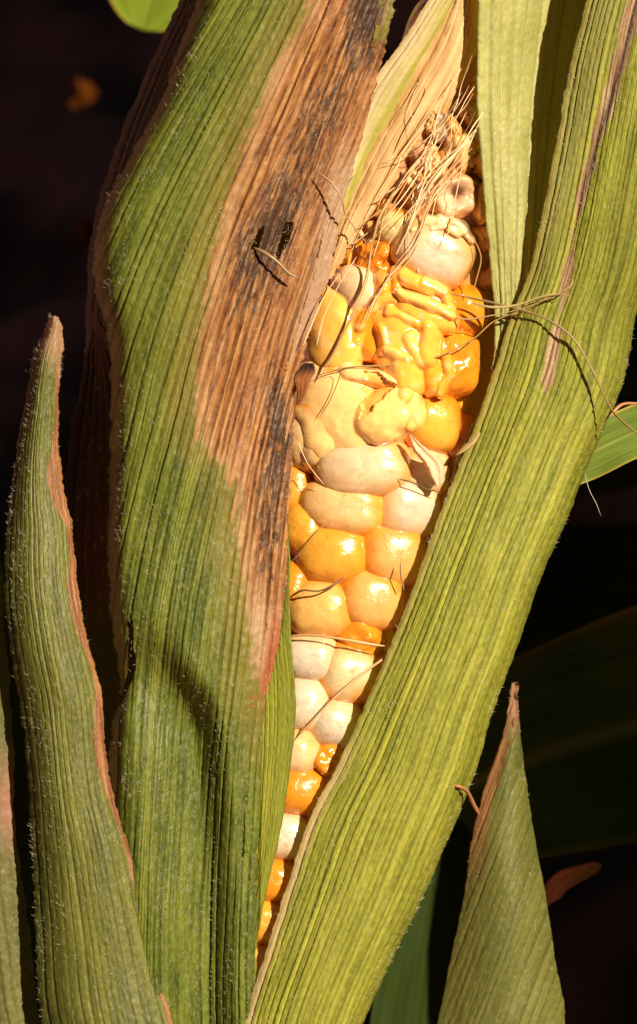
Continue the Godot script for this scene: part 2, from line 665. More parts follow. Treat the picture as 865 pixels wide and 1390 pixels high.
# ---------------------------------------------------------------- soil and the plants around
func build_ground() -> void:
	org = Vector3.ZERO
	# fine close by, coarse out to the horizon
	var v := PackedVector3Array()
	var col := PackedColorArray()
	var uv := PackedVector2Array()
	var idx := PackedInt32Array()
	var N := 200
	for j in N + 1:
		for i in N + 1:
			var a := (i / float(N)) * 2.0 - 1.0
			var b := (j / float(N)) * 2.0 - 1.0
			var x := a * 0.9 + signf(a) * pow(absf(a), 9.0) * 59.0
			var z := b * 0.9 + signf(b) * pow(absf(b), 9.0) * 59.0 - 0.45
			var h := 0.020 * n2.get_noise_2d(x * 380.0, z * 380.0) + 0.008 * n3.get_noise_2d(x * 900.0, z * 900.0)
			v.append(Vector3(x, h, z))
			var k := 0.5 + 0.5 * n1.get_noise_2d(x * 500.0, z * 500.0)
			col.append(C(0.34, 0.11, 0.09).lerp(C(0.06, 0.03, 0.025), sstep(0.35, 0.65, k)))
			uv.append(Vector2(x, z))
	for j in N:
		for i in N:
			var a := j * (N + 1) + i
			idx.append_array([a, a + 1, a + N + 1, a + 1, a + N + 2, a + N + 1])
	var g := commit("ground", v, PackedVector3Array(), col, uv, idx, mats.soil, self)
	g.set_meta("kind", "structure")
	g.set_meta("label", "dark reddish brown soil in deep shade behind the ear")

# an arching corn blade: pts are [x, y, z] in mm before the lens' tilt, half width in mm
func blade(parent: Node, called: String, pts: Array, half: float, face: Vector3, c0: Color, mid: Color, o := {}) -> MeshInstance3D:
	var cv := Curve3D.new()
	var n := pts.size()
	for i in n:
		var p: Vector3 = pts[i]
		var t: Vector3 = (pts[mini(i + 1, n - 1)] - pts[maxi(i - 1, 0)]) / 6.0
		cv.add_point(p, -t, t)
	var total := cv.get_baked_length()
	var rows: int = o.get("rows", 70)
	var cols: int = o.get("cols", 41)
	var wave: float = o.get("wave", 6.0)
	var w0: float = o.get("w0", 0.55)
	var v := PackedVector3Array()
	var col := PackedColorArray()
	var uv := PackedVector2Array()
	var idx := PackedInt32Array()
	for r in rows + 1:
		var e := float(r) / rows
		var p := cv.sample_baked(total * e)
		var q := (cv.sample_baked(minf(total * e + 2.0, total)) - cv.sample_baked(maxf(total * e - 2.0, 0.0))).normalized()
		var side := q.cross(face).normalized()
		var up := side.cross(q).normalized()
		var w := half * (w0 + (1.0 - w0) * sstep(0.0, 0.3, e)) * sqrt(maxf(1.0 - pow(e, 2.6), 0.0002))
		for c in cols:
			var s := (c / float(cols - 1)) * 2.0 - 1.0
			var trough := 0.30 * half * (s * s - 0.25)
			var rip := wave * absf(s) * sin(e * 17.0 + s * 2.0 + p.x * 0.02)
			var vein := 0.012 * half * (absf(sin(s * 42.0)) - 0.5) - 0.05 * half * exp(-s * s * 220.0)
			v.append(place(p + side * (s * w) + up * (trough * w / half + rip * w / half + vein)) - org)
			var k := exp(-s * s * 260.0)
			var tone := 1.0 + 0.25 * n1.get_noise_2d(s * 160.0, e * 120.0) + 0.10 * sin(s * 84.0)
			var cc := c0.lerp(mid, k)
			if o.has("rim"):
				cc = cc.lerp(o.rim, sstep(0.90, 0.98, absf(s) + 0.02 * n2.get_noise_2d(e * 400.0, 5.0)))
			col.append(C(cc.r * tone, cc.g * tone, cc.b * tone))
			uv.append(Vector2(s, e * 6.0))
	for r in rows:
		for c in cols - 1:
			var a := r * cols + c
			idx.append_array([a, a + 1, a + cols, a + 1, a + cols + 1, a + cols])
	var me := commit(called, v, PackedVector3Array(), col, uv, idx, mats.green_leaf, parent)
	if o.has("label"):
		me.set_meta("label", o.label)
	return me

func stalk(parent: Node, a: Vector3, b: Vector3, rad: float, color: Color) -> void:
	var v := PackedVector3Array()
	var col := PackedColorArray()
	var uv := PackedVector2Array()
	var idx := PackedInt32Array()
	var q := (b - a).normalized()
	var side := q.cross(Vector3(0, 0, 1)).normalized()
	var up := side.cross(q)
	var S := 28
	var N := 90
	var total := (b - a).length()
	for s in N + 1:
		var d := total * s / N
		var node := exp(-pow(fposmod(d, 150.0) - 75.0, 2.0) / 40.0)
		var r := rad * (1.0 - 0.25 * s / N) * (1.0 + 0.16 * node)
		for k in S:
			var t := TAU * k / S
			var rr := r * (1.0 + 0.03 * sin(t * 9.0))
			v.append(place(a + q * d + side * cos(t) * rr + up * sin(t) * rr * 0.85) - org)
			var c := color.lerp(C(0.12, 0.10, 0.04), node * 0.6)
			var tone := 1.0 + 0.2 * n1.get_noise_2d(t * 60.0, d * 0.6)
			col.append(C(c.r * tone, c.g * tone, c.b * tone))
			uv.append(Vector2(k / float(S), d * 0.01))
	for s in N:
		for k in S:
			var e := s * S + k
			var f := s * S + (k + 1) % S
			idx.append_array([e, f, e + S, f, f + S, e + S])
	commit("stalk", v, PackedVector3Array(), col, uv, idx, mats.green_leaf, parent)

func build_neighbours() -> void:
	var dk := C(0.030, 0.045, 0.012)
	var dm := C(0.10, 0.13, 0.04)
	# unseen corn plant right of the frame, blades placed to shade behind the ear
	var t := base("unseen_corn_plant", place(Vector3(330, -520, -260)), "unseen tall green corn plant out of view at right, broad arching blades placed to shade the soil and background", "plant")
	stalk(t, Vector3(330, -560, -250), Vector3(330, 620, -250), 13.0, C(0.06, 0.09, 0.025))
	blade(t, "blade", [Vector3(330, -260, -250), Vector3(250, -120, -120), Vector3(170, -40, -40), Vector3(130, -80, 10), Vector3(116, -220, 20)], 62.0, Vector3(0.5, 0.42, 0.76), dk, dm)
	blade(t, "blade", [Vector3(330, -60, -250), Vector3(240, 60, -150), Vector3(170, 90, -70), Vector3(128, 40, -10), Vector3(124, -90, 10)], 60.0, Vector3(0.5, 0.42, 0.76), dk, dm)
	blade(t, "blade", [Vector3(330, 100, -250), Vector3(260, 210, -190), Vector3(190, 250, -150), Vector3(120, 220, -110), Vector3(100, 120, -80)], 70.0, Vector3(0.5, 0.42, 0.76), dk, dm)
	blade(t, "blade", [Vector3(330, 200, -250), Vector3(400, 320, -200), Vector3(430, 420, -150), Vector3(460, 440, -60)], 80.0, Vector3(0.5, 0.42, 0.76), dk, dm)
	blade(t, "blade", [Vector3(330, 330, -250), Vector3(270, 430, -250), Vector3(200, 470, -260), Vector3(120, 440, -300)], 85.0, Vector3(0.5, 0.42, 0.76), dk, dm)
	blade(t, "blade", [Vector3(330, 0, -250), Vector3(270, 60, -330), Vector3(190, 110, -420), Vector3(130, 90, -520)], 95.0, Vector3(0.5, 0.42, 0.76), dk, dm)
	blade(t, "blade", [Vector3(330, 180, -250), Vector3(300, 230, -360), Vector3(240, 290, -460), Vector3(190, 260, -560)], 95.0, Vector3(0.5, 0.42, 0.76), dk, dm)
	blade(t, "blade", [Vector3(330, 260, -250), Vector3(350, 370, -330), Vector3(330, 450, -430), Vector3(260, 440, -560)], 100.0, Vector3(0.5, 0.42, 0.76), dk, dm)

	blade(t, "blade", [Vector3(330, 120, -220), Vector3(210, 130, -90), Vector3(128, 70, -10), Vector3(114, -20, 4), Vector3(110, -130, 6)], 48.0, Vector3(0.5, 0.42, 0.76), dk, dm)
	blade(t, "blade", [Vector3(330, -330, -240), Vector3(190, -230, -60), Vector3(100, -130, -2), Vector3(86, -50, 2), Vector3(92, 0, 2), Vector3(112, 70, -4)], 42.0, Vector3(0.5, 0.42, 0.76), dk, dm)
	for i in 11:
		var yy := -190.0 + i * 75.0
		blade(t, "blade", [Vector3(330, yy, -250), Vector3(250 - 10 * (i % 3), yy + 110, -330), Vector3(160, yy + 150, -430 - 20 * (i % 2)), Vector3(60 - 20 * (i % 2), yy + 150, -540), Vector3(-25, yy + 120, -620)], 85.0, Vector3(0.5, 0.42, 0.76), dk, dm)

	# broad dark blade at lower right
	var m := base("dark_leaf", plan3(980, 960, -75), "broad dark green shaded leaf with a pale midrib, right of the ear at lower right", "leaf")
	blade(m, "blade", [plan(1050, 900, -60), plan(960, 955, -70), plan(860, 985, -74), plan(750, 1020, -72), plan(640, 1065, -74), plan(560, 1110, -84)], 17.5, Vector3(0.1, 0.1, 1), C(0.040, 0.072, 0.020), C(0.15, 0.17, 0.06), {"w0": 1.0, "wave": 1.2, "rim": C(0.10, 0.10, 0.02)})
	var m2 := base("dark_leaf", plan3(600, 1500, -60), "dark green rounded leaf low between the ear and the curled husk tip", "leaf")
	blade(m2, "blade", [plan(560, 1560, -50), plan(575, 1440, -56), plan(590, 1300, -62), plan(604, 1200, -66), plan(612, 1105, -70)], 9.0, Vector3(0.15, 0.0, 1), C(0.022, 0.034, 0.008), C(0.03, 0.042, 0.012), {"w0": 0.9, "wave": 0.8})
	var m5 := base("dark_leaf", plan3(-20, 1500, -95), "added dark leaf standing behind the pointed leaf at the far left edge, hiding lit soil", "leaf")  # added leaf that hides a sunlit patch of soil
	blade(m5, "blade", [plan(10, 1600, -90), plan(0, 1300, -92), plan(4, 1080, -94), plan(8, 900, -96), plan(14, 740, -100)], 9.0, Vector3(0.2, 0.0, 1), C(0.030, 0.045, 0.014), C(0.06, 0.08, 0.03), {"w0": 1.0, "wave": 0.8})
	# leaf tip that shows past the right husk
	var m3 := base("leaf_tip", plan3(780, 620, -22), "green leaf end with a yellow edge poking out behind the right husk, mid right", "leaf")
	blade(m3, "blade", [plan(740, 640, -18), plan(790, 620, -20), plan(840, 596, -22), plan(900, 572, -26), plan(980, 560, -34)], 3.6, Vector3(0.1, 0.25, 1), C(0.10, 0.14, 0.025), C(0.16, 0.19, 0.04), {"w0": 0.9, "wave": 0.4, "rim": C(0.34, 0.26, 0.06)})
	# out-of-focus leaf at the top left
	var m4 := base("bright_leaf", plan3(250, -80, -150), "blurred yellow green leaf hanging into the top left corner", "leaf")
	blade(m4, "blade", [plan(330, -260, -150), plan(280, -140, -150), plan(226, -60, -152), plan(196, 44, -156)], 15.0, Vector3(0.3, 0.2, 1), C(0.14, 0.19, 0.02), C(0.18, 0.22, 0.03), {"w0": 1.0, "wave": 0.5, "rim": C(0.26, 0.14, 0.03)})
	# dry scraps on the soil
	var spots := [[112, 128, -560, 4.5, "small orange dry leaf scrap on the dark soil, upper of two at left"], [118, 318, -480, 4.0, "small orange dry leaf scrap on the soil, lower of two, beside the husk"]]
	for s in spots:
		var sc := base("dry_leaf_scrap", plan3(s[0], s[1], s[2]), s[4], "dry leaf")
		blade(sc, "scrap", [plan(s[0] - 13, s[1] + 8, s[2]), plan(s[0], s[1], s[2] + 4), plan(s[0] + 15, s[1] - 9, s[2])], s[3], Vector3(0.2, 0.3, 1), C(0.07, 0.02, 0.004), C(0.06, 0.02, 0.006), {"w0": 0.4, "wave": 1.0, "rows": 20, "cols": 15})
	# pinkish dry strip under the dark leaf
	var st := base("dry_leaf_scrap", plan3(770, 1190, -78), "pinkish dry leaf strip under the dark leaf at lower right", "dry leaf")
	blade(st, "scrap", [plan(735, 1225, -70), plan(760, 1196, -68), plan(790, 1182, -67), plan(815, 1172, -68)], 1.5, Vector3(0.2, 0.4, 1), C(0.40, 0.18, 0.11), C(0.4, 0.18, 0.11), {"w0": 0.5, "wave": 0.3, "rows": 24, "cols": 13})

func plan3(x: float, y: float, z: float) -> Vector3:
	return place(plan(x, y, z))

# ---------------------------------------------------------------- the ear
var L_right := F([-460, 560, -150, 575, 0, 536, 60, 524, 140, 502, 220, 481, 280, 465, 360, 450, 420, 432, 470, 414, 530, 401, 600, 398, 690, 392, 800, 386, 880, 376, 950, 359, 1050, 353, 1150, 350, 1290, 347, 1400, 345, 1640, 350])
var L_left := F([-460, 400, -150, 300, 0, 270, 60, 246, 150, 214, 230, 169, 300, 136, 380, 129, 470, 149, 600, 150, 700, 148, 800, 150, 835, 151, 871, 156, 930, 164, 985, 153, 1100, 148, 1300, 150, 1400, 160, 1640, 250])
var L_edge_z := F([-150, -2.5, 150, -2, 450, -1.5, 700, -0.4, 900, 0.6, 1400, 1.0, 1640, 0])
var gA := F([-150, 680, 0, 620, 150, 560, 300, 500, 450, 445, 600, 408, 750, 392, 900, 377, 1050, 358, 1400, 345, 1640, 350])
var gB := F([-150, 558, 0, 500, 150, 445, 300, 387, 450, 338, 600, 296, 750, 258, 900, 234, 1050, 222, 1400, 215, 1640, 270])
var gC := F([-150, 420, 0, 350, 150, 268, 300, 190, 450, 130, 600, 92, 750, 62, 900, 50, 1050, 45, 1400, 40, 1640, 180])
var ridge := F([800, 222, 860, 240, 960, 296, 1050, 313, 1200, 322, 1400, 326])
var brown_left := F([-150, 470, 0, 424, 80, 384, 180, 340, 280, 308, 400, 284, 520, 268, 570, 270, 615, 284, 640, 312, 720, 322, 830, 336, 920, 349, 960, 356, 1000, 372])

func L_z(u: float, x: float, y: float) -> float:
	var t := 1.0 - u
	var ze := ev(L_edge_z, y)
	var f := 0.0
	if t < 0.5:
		f = 0.95 * sin(PI * t / 1.1)
	else:
		f = 0.95 * sin(PI * 0.5 / 1.1) - 0.75 * pow((t - 0.5) / 0.5, 2.0) - 2.2 * pow((t - 0.5) / 0.5, 15.0)
	var z := ze + 4.0 * f
	z += 0.5 * n2.get_noise_2d(x * 0.25, y * 0.12)
	# the lower left half has sunk in along a crease
	if y > 800.0:
		var k := sstep(820.0, 1000.0, y) * 5.2
		var rx := ev(ridge, y)
		z -= k * sstep(rx + 6.0, rx - 46.0, x)
		z += k * 0.85 * sstep(rx - 50.0, rx - 130.0, x)
	return z

func L_ph(_u: float, x: float, y: float) -> float:
	var a := ev(gA, y)
	var b := ev(gB, y)
	if x > b:
		return (a - x) / (a - b) * 13.0
	var c := ev(gC, y)
	return 13.0 + (b - x) / (b - c) * 15.0

func green(p: float, x: float, y: float, lo: Color, hi: Color) -> Color:
	var f := p - floorf(p)
	var k := 0.22 + 0.40 * tone1(p, 40) + 0.22 * tone1(p * 2.7, 140) + 0.35 * n2.get_noise_2d(p * 20.0, y * 0.35) + 0.30 * n3.get_noise_2d(x * 3.0, y * 1.6) + 0.30 * n3.get_noise_2d(x * 8.0 + 70.0, y * 4.5)
	var c := lo.lerp(hi, clampf(k, 0.0, 1.2))
	var d := minf(f, 1.0 - f)
	c = c.lerp(lo * 0.5, 0.9 * hash1(int(floorf(p + 0.5)) * 3 + 5) * exp(-d * d * 110.0))
	# dry flecks
	return c.lerp(C(0.40, 0.32, 0.14), 0.5 * sstep(0.42, 0.62, n3.get_noise_2d(p * 30.0 + 500.0, y * 2.0)))

func straw(p: float, x: float, y: float) -> Color:
	# dried tissue: orange brown to pale straw along the veins, with mould streaks
	var i := int(floor(p * 2.0))
	var k := hash1(i + 9) * 0.55 + 0.45 * (0.5 + n2.get_noise_2d(p * 60.0, y * 0.30))
	var c := C(0.40, 0.140, 0.029).lerp(C(0.64, 0.34, 0.12), k)
	c = c.lerp(C(0.20, 0.062, 0.016), sstep(0.0, 0.40, n1.get_noise_2d(p * 70.0 + 40.0, y * 0.5)) * 0.8)
	var f := p * 1.0 - floorf(p)
	var d := minf(f, 1.0 - f)
	c = c.lerp(C(0.09, 0.033, 0.014), (0.35 + 0.6 * hash1(int(floorf(p + 0.5)) * 3 + 5)) * exp(-d * d * 55.0))
	# mould
	var zone := 0.0
	zone += exp(-pow((x - 360.0 + (y - 330.0) * 0.35) / 40.0, 2.0) - pow((y - 340.0) / 80.0, 2.0)) * 0.8
	zone += exp(-pow((x - 440.0 + (y - 150.0) * 0.4) / 40.0, 2.0) - pow((y - 170.0) / 150.0, 2.0)) * 0.55
	zone += exp(-pow((x - 378.0) / 16.0, 2.0) - pow((y - 590.0) / 90.0, 2.0)) * 0.9
	zone += exp(-pow((x - 360.0) / 18.0, 2.0) - pow((y - 720.0) / 90.0, 2.0)) * 0.6
	zone += exp(-pow((x - 500.0) / 30.0, 2.0) - pow((y - 20.0) / 60.0, 2.0)) * 0.9
	var spot := n3.get_noise_2d(p * 40.0, y * 0.45) + 0.35 * n3.get_noise_2d(x * 4.0 + 90.0, y * 3.0)
	c = c.lerp(C(0.045, 0.022, 0.014), sstep(0.15, 0.75, zone * 0.9 + spot * 0.7) * 0.9)
	return c

func L_col(u: float, x: float, y: float, p: float) -> Color:
	var g := green(p, x, y, C(0.052, 0.078, 0.010), C(0.27, 0.31, 0.042))
	# yellowing beside the dried patch
	var bl := ev(brown_left, y) + 7.0 * n1.get_noise_2d(p * 40.0, y * 0.5) + 16.0 * (tone1(p * 1.4, 3) - 0.5) * (1.0 if y > 500.0 and y < 700.0 else 0.3)
	g = g.lerp(C(0.30, 0.22, 0.045), sstep(70.0, 0.0, bl - x) * 0.6)
	if y > 960.0:
		return g
	var k := sstep(-7.0, 6.0, x - bl + 9.0 * n3.get_noise_2d(p * 16.0, y * 0.8))
	var c := straw(p, x, y)
	# bleached rim of the patch and papery edge by the kernels
	var pale := C(0.60, 0.38, 0.18)
	c = c.lerp(pale, 0.75 * sstep(30.0, 4.0, x - bl) * (0.6 + 0.8 * n1.get_noise_2d(p * 30.0, y * 0.3)))
	if y > 150.0 and y < 520.0:
		c = c.lerp(C(0.55, 0.38, 0.25), 0.8 * sstep(170.0, 260.0, y + 30.0 * n1.get_noise_2d(p * 40.0, 3.0)) * sstep(500.0, 430.0, y + 40.0 * n1.get_noise_2d(p * 40.0, 9.0)) * sstep(34.0, 12.0, ev(L_right, y) - x))
	if y > 780.0:
		c = c.lerp(C(0.58, 0.38, 0.25), 0.55 * sstep(800.0, 850.0, y))
		c = c.lerp(C(0.42, 0.13, 0.05), 0.9 * sstep(790.0, 880.0, y + 50.0 * n1.get_noise_2d(p * 40.0, 3.0)) * sstep(20.0, 6.0, ev(L_right, y) - x))
	# green corner at the very top of the edge
	var corner := sstep(16.0, 6.0, ev(L_right, y) - x) * sstep(66.0, 50.0, y)
	return g.lerp(c, k * (1.0 - corner))

var B_left := F([-150, 850, 0, 797, 90, 774, 200, 754, 280, 738, 380, 714, 440, 690, 500, 672, 590, 640, 690, 600, 800, 560, 900, 520, 1030, 462, 1110, 421, 1200, 391, 1290, 362, 1400, 330, 1640, 330])
var B_right := F([-150, 985, 0, 950, 200, 915, 380, 878, 430, 862, 520, 844, 620, 802, 700, 770, 780, 735, 880, 700, 960, 670, 1060, 640, 1150, 602, 1240, 562, 1300, 532, 1400, 488, 1640, 420])
var B_edge_z := F([-150, 4.5, 0, 3.0, 200, 1.6, 440, -0.6, 600, -1.0, 800, 0.6, 1000, 1.5, 1400, 1.4, 1640, 0])
var streak := F([-150, 905, 0, 862, 100, 836, 200, 806, 290, 783, 380, 768, 460, 752, 545, 739])

func B_z(u: float, x: float, y: float) -> float:
	var f := 1.9 * sin(PI * minf(u, 0.5) / 1.0) if u < 0.5 else 1.9 - 1.6 * pow((u - 0.5) / 0.5, 2.0) - 5.0 * pow((u - 0.5) / 0.5, 7.0)
	# a long fold where the brown streak lies
	var s := ev(streak, y)
	var fold := -0.7 * exp(-pow((x - s) / 16.0, 2.0)) * sstep(620.0, 420.0, y)
	return ev(B_edge_z, y) + f + fold + 0.35 * n2.get_noise_2d(x * 0.3 + 500.0, y * 0.12)

func B_col(u: float, x: float, y: float, p: float) -> Color:
	var g := green(p + 100.0, x, y, C(0.19, 0.215, 0.024), C(0.55, 0.56, 0.080))
	# the upper part is paler by its inner edge and deeper green right of the streak
	var s := ev(streak, y)
	g = g.lerp(C(0.36, 0.34, 0.11), 0.55 * sstep(520.0, 250.0, y) * sstep(s, s - 30.0, x))
	g = g.lerp(g * 0.72, sstep(s + 20.0, s + 60.0, x) * sstep(560.0, 380.0, y))
	# bleached inner margin
	g = g.lerp(C(0.62, 0.47, 0.24), 0.8 * sstep(0.085, 0.04, u) * sstep(960.0, 1060.0, y))
	g = g.lerp(C(0.42, 0.34, 0.10), 0.6 * sstep(0.10, 0.0, u) * sstep(1000.0, 900.0, y))
	if y < 560.0:
		var w := 8.0 + 6.0 * n1.get_noise_2d(y * 0.9, 4.0) + 6.0 * sstep(300.0, 0.0, y) + 5.0 * sstep(440.0, 500.0, y)
		w *= sstep(556.0, 500.0, y)
		var k := sstep(w, w - 5.0, absf(x - s + 3.0 * n2.get_noise_2d(p * 60.0, y)))
		var b := C(0.62, 0.44, 0.26).lerp(C(0.32, 0.17, 0.08), clampf(0.5 + 1.4 * n2.get_noise_2d(p * 90.0, y * 0.35), 0.0, 1.0))
		b = b.lerp(C(0.06, 0.03, 0.03), 0.85 * exp(-pow((x - s - 3.0) / 3.5, 2.0)) * sstep(330.0, 200.0, y))
		g = g.lerp(b, k)
	return g

var A_left := F([-150, 646, 0, 650, 150, 649, 250, 656, 350, 665, 440, 672, 480, 671, 520, 664, 570, 646, 620, 622, 660, 610])
var A_right := F([-150, 870, 0, 835, 100, 812, 280, 775, 400, 748, 470, 726, 560, 694, 620, 660, 660, 640])

func A_z(u: float, x: float, y: float) -> float:
	var zl := ev(F([-150, 0.5, 0, 0.0, 250, -1.0, 440, -1.8, 600, -2.2, 660, -2.6]), y)
	var zr := ev(F([-150, -14.0, 0, -12.5, 150, -9.5, 300, -5.6, 440, -2.8, 600, -2.8, 660, -3.0]), y)
	return lerpf(zl, zr, u) + 0.8 * sin(PI * u) * sstep(600.0, 300.0, y) + 0.3 * n2.get_noise_2d(x * 0.4, y * 0.2 + 50.0)

func A_col(u: float, x: float, y: float, p: float) -> Color:
	var g := green(p + 200.0, x, y, C(0.32, 0.34, 0.075), C(0.58, 0.57, 0.21))
	return g.lerp(C(0.46, 0.38, 0.14), 0.6 * sstep(480.0, 540.0, y))

var O_left := F([430, 70, 445, 64, 480, 49, 560, 34, 640, 20, 720, 12, 800, 9, 880, 16, 960, 30, 1060, 41, 1150, 45, 1250, 50, 1400, 62, 1640, 180])
var O_right := F([430, 80, 445, 86, 520, 82, 600, 81, 650, 86, 690, 93, 712, 99, 790, 105, 870, 121, 940, 138, 1030, 146, 1080, 154, 1150, 176, 1230, 195, 1300, 212, 1400, 238, 1640, 330])

func O_z(u: float, x: float, y: float) -> float:
	var f := 1.6 * sin(PI * u) - 2.5 * pow(1.0 - u, 5.0) - 0.8 * pow(u, 6.0)
	return lerpf(-1.5, 3.5, sstep(430.0, 1000.0, y)) + f + 0.5 * n2.get_noise_2d(x * 0.3 + 80.0, y * 0.15)

func O_col(u: float, x: float, y: float, p: float) -> Color:
	var g := green(p + 300.0, x, y, C(0.080, 0.096, 0.015), C(0.25, 0.258, 0.050))
	# dried right margin, wider in two places; withered tip
	var w := 5.0 + 15.0 * exp(-pow((y - 660.0) / 45.0, 2.0)) + 9.0 * exp(-pow((y - 820.0) / 60.0, 2.0)) + 11.0 * exp(-pow((y - 1010.0) / 60.0, 2.0)) + 3.0 * n1.get_noise_2d(y * 2.0, 9.0)
	var e := ev(O_right, y) - x
	var b := C(0.44, 0.22, 0.09).lerp(C(0.22, 0.075, 0.03), clampf(0.4 + n2.get_noise_2d(p * 60.0, y * 0.4), 0.0, 1.0))
	g = g.lerp(b, sstep(w + 2.0, w - 2.0, e))
	return g.lerp(C(0.48, 0.30, 0.17), 0.85 * sstep(500.0, 450.0, y + 0.8 * (50.0 - x)))

func build_ear() -> void:
	var ear := base("corn_ear", plan3(360, 1640, -12), "ripening ear of corn, pale and orange kernels showing between torn green and brown husk leaves", "ear of corn")
	# husk leaves in front
	var hole1 := PackedVector2Array([Vector2(379, 352), Vector2(371, 344), Vector2(389, 302), Vector2(400, 303), Vector2(392, 330)])
	var hole2 := PackedVector2Array([Vector2(340, 340), Vector2(352, 312), Vector2(361, 308), Vector2(350, 342)])
	var slit := PackedVector2Array([Vector2(174, 843), Vector2(180, 836), Vector2(184, 846), Vector2(183, 880), Vector2(187, 906), Vector2(175, 938), Vector2(172, 945), Vector2(140, 990), Vector2(140, 950), Vector2(169, 938), Vector2(177, 905), Vector2(176, 870)])
	var nick := PackedVector2Array([Vector2(412, 492), Vector2(440, 486), Vector2(420, 520), Vector2(400, 545), Vector2(396, 530)])
	leaf(ear, "husk_leaf", mats.husk, {"L": L_left, "R": L_right, "y0": -450.0, "y1": 1640.0, "cols": 230, "rows": 720, "z": L_z, "ph": L_ph, "col": L_col, "amp": 0.30, "en": 1.8, "hole": [hole1, hole2, slit, nick], "hairs": 8000, "hair_len": 0.52, "label": "large left husk leaf, green with a long dried brown patch along the kernels"})
	leaf(ear, "husk_leaf", mats.husk, {"L": B_left, "R": B_right, "y0": -150.0, "y1": 1640.0, "cols": 210, "rows": 560, "z": B_z, "ph": func(u, _x, _y): return u * 21.0, "col": B_col, "amp": 0.24, "en": 0.8, "seed": 40.0, "hairs": 5500, "hair_len": 0.5, "label": "long ribbed yellow green husk leaf crossing the right side, brown streak near its top"})
	leaf(ear, "husk_leaf", mats.husk, {"L": A_left, "R": A_right, "y0": -150.0, "y1": 655.0, "cols": 110, "rows": 300, "z": A_z, "ph": func(u, _x, _y): return u * 11.0, "col": A_col, "amp": 0.16, "en": 0.7, "seed": 80.0, "hairs": 1100, "hair_len": 0.55, "label": "pale inner husk leaf at upper right, half in shade"})
	leaf(ear, "husk_leaf", mats.husk, {"L": O_left, "R": O_right, "y0": 431.0, "y1": 1640.0, "cols": 130, "rows": 420, "z": O_z, "ph": func(u, _x, _y): return u * 15.0, "col": O_col, "amp": 0.2, "en": 1.4, "seed": 120.0, "sharp": 0.7, "hairs": 2600, "hair_len": 0.5, "label": "pointed olive husk leaf at far left with a dried brown right edge"})
	# bright inner leaf by the kernels, running up under the left husk
	var M_right := F([120, 470, 300, 440, 450, 405, 600, 385, 690, 388, 740, 391, 850, 393, 960, 400, 1040, 393, 1130, 379, 1200, 363, 1260, 350, 1400, 338, 1640, 345])
	var M_left := F([120, 340, 300, 290, 450, 270, 600, 270, 700, 290, 800, 322, 960, 332, 1100, 334, 1260, 330, 1400, 322, 1640, 330])
	leaf(ear, "husk_leaf", mats.husk, {"L": M_left, "R": M_right, "y0": 120.0, "y1": 1640.0, "cols": 90, "rows": 360,
		"z": func(u, x, y):
			var xl := ev(L_left, y)
			var xr := ev(L_right, y)
			var t := clampf((x - xl) / (xr - xl), 0.0, 1.0)
			var under := L_z(t, minf(x, xr), minf(y, 800.0)) - 2.2 * sstep(1.0, 0.9, t) - 0.8 - 1.5 * sstep(900.0, 1000.0, y) * sstep(1.0, 0.7, t)
			var over := under - 0.02 * maxf(x - xr, 0.0) + 0.9 * sstep(0.0, 30.0, x - xr) * sstep(1300.0, 1000.0, y)
			var clear := minf(cob_z(x, y) + 1.3, ev(L_edge_z, y) - 0.35 + 1.5 * sstep(0.0, 14.0, x - xr))
			return lerpf(over, maxf(over, clear), sstep(640.0, 720.0, y)),
		"ph": func(u, _x, _y): return u * 12.0, "col": func(u, x, y, p): return green(p + 400.0, x, y, C(0.22, 0.25, 0.024), C(0.40, 0.42, 0.045)).lerp(C(0.12, 0.085, 0.016), sstep(640.0, 520.0, y)), "amp": 0.10, "en": 0.5, "seed": 160.0, "hairs": 60, "hair_len": 0.35, "label": "bright yellow green inner husk leaf edge beside the lower kernels"})  # upper part darkened in colour as the shade inside the husk holes
	# dry inner strips at the top
	leaf(ear, "husk_leaf", mats.dry, {"L": [-150, 680, -20, 596, 60, 545, 120, 500, 170, 476, 210, 460, 280, 446, 330, 440], "R": [-150, 740, -20, 640, 60, 592, 120, 558, 170, 530, 210, 506, 280, 478, 330, 458], "y0": -150.0, "y1": 330.0, "cols": 44, "rows": 180,
		"z": func(u, x, y): return -2.9 - 1.0 * u + 0.9 * sin(PI * u) + 0.3 * n2.get_noise_2d(x * 0.5, y * 0.3), "ph": func(u, _x, _y): return u * 5.0,
		"col": func(u, x, y, p): return C(0.70, 0.60, 0.32).lerp(C(0.46, 0.44, 0.08), sstep(0.3, 0.8, u + 0.4 * n2.get_noise_2d(p * 40.0, y * 0.3))), "amp": 0.14, "en": 0.8, "seed": 200.0, "hairs": 350, "hair_len": 0.5, "label": "narrow pale green husk strip at the top between brown husk and straw strip"})
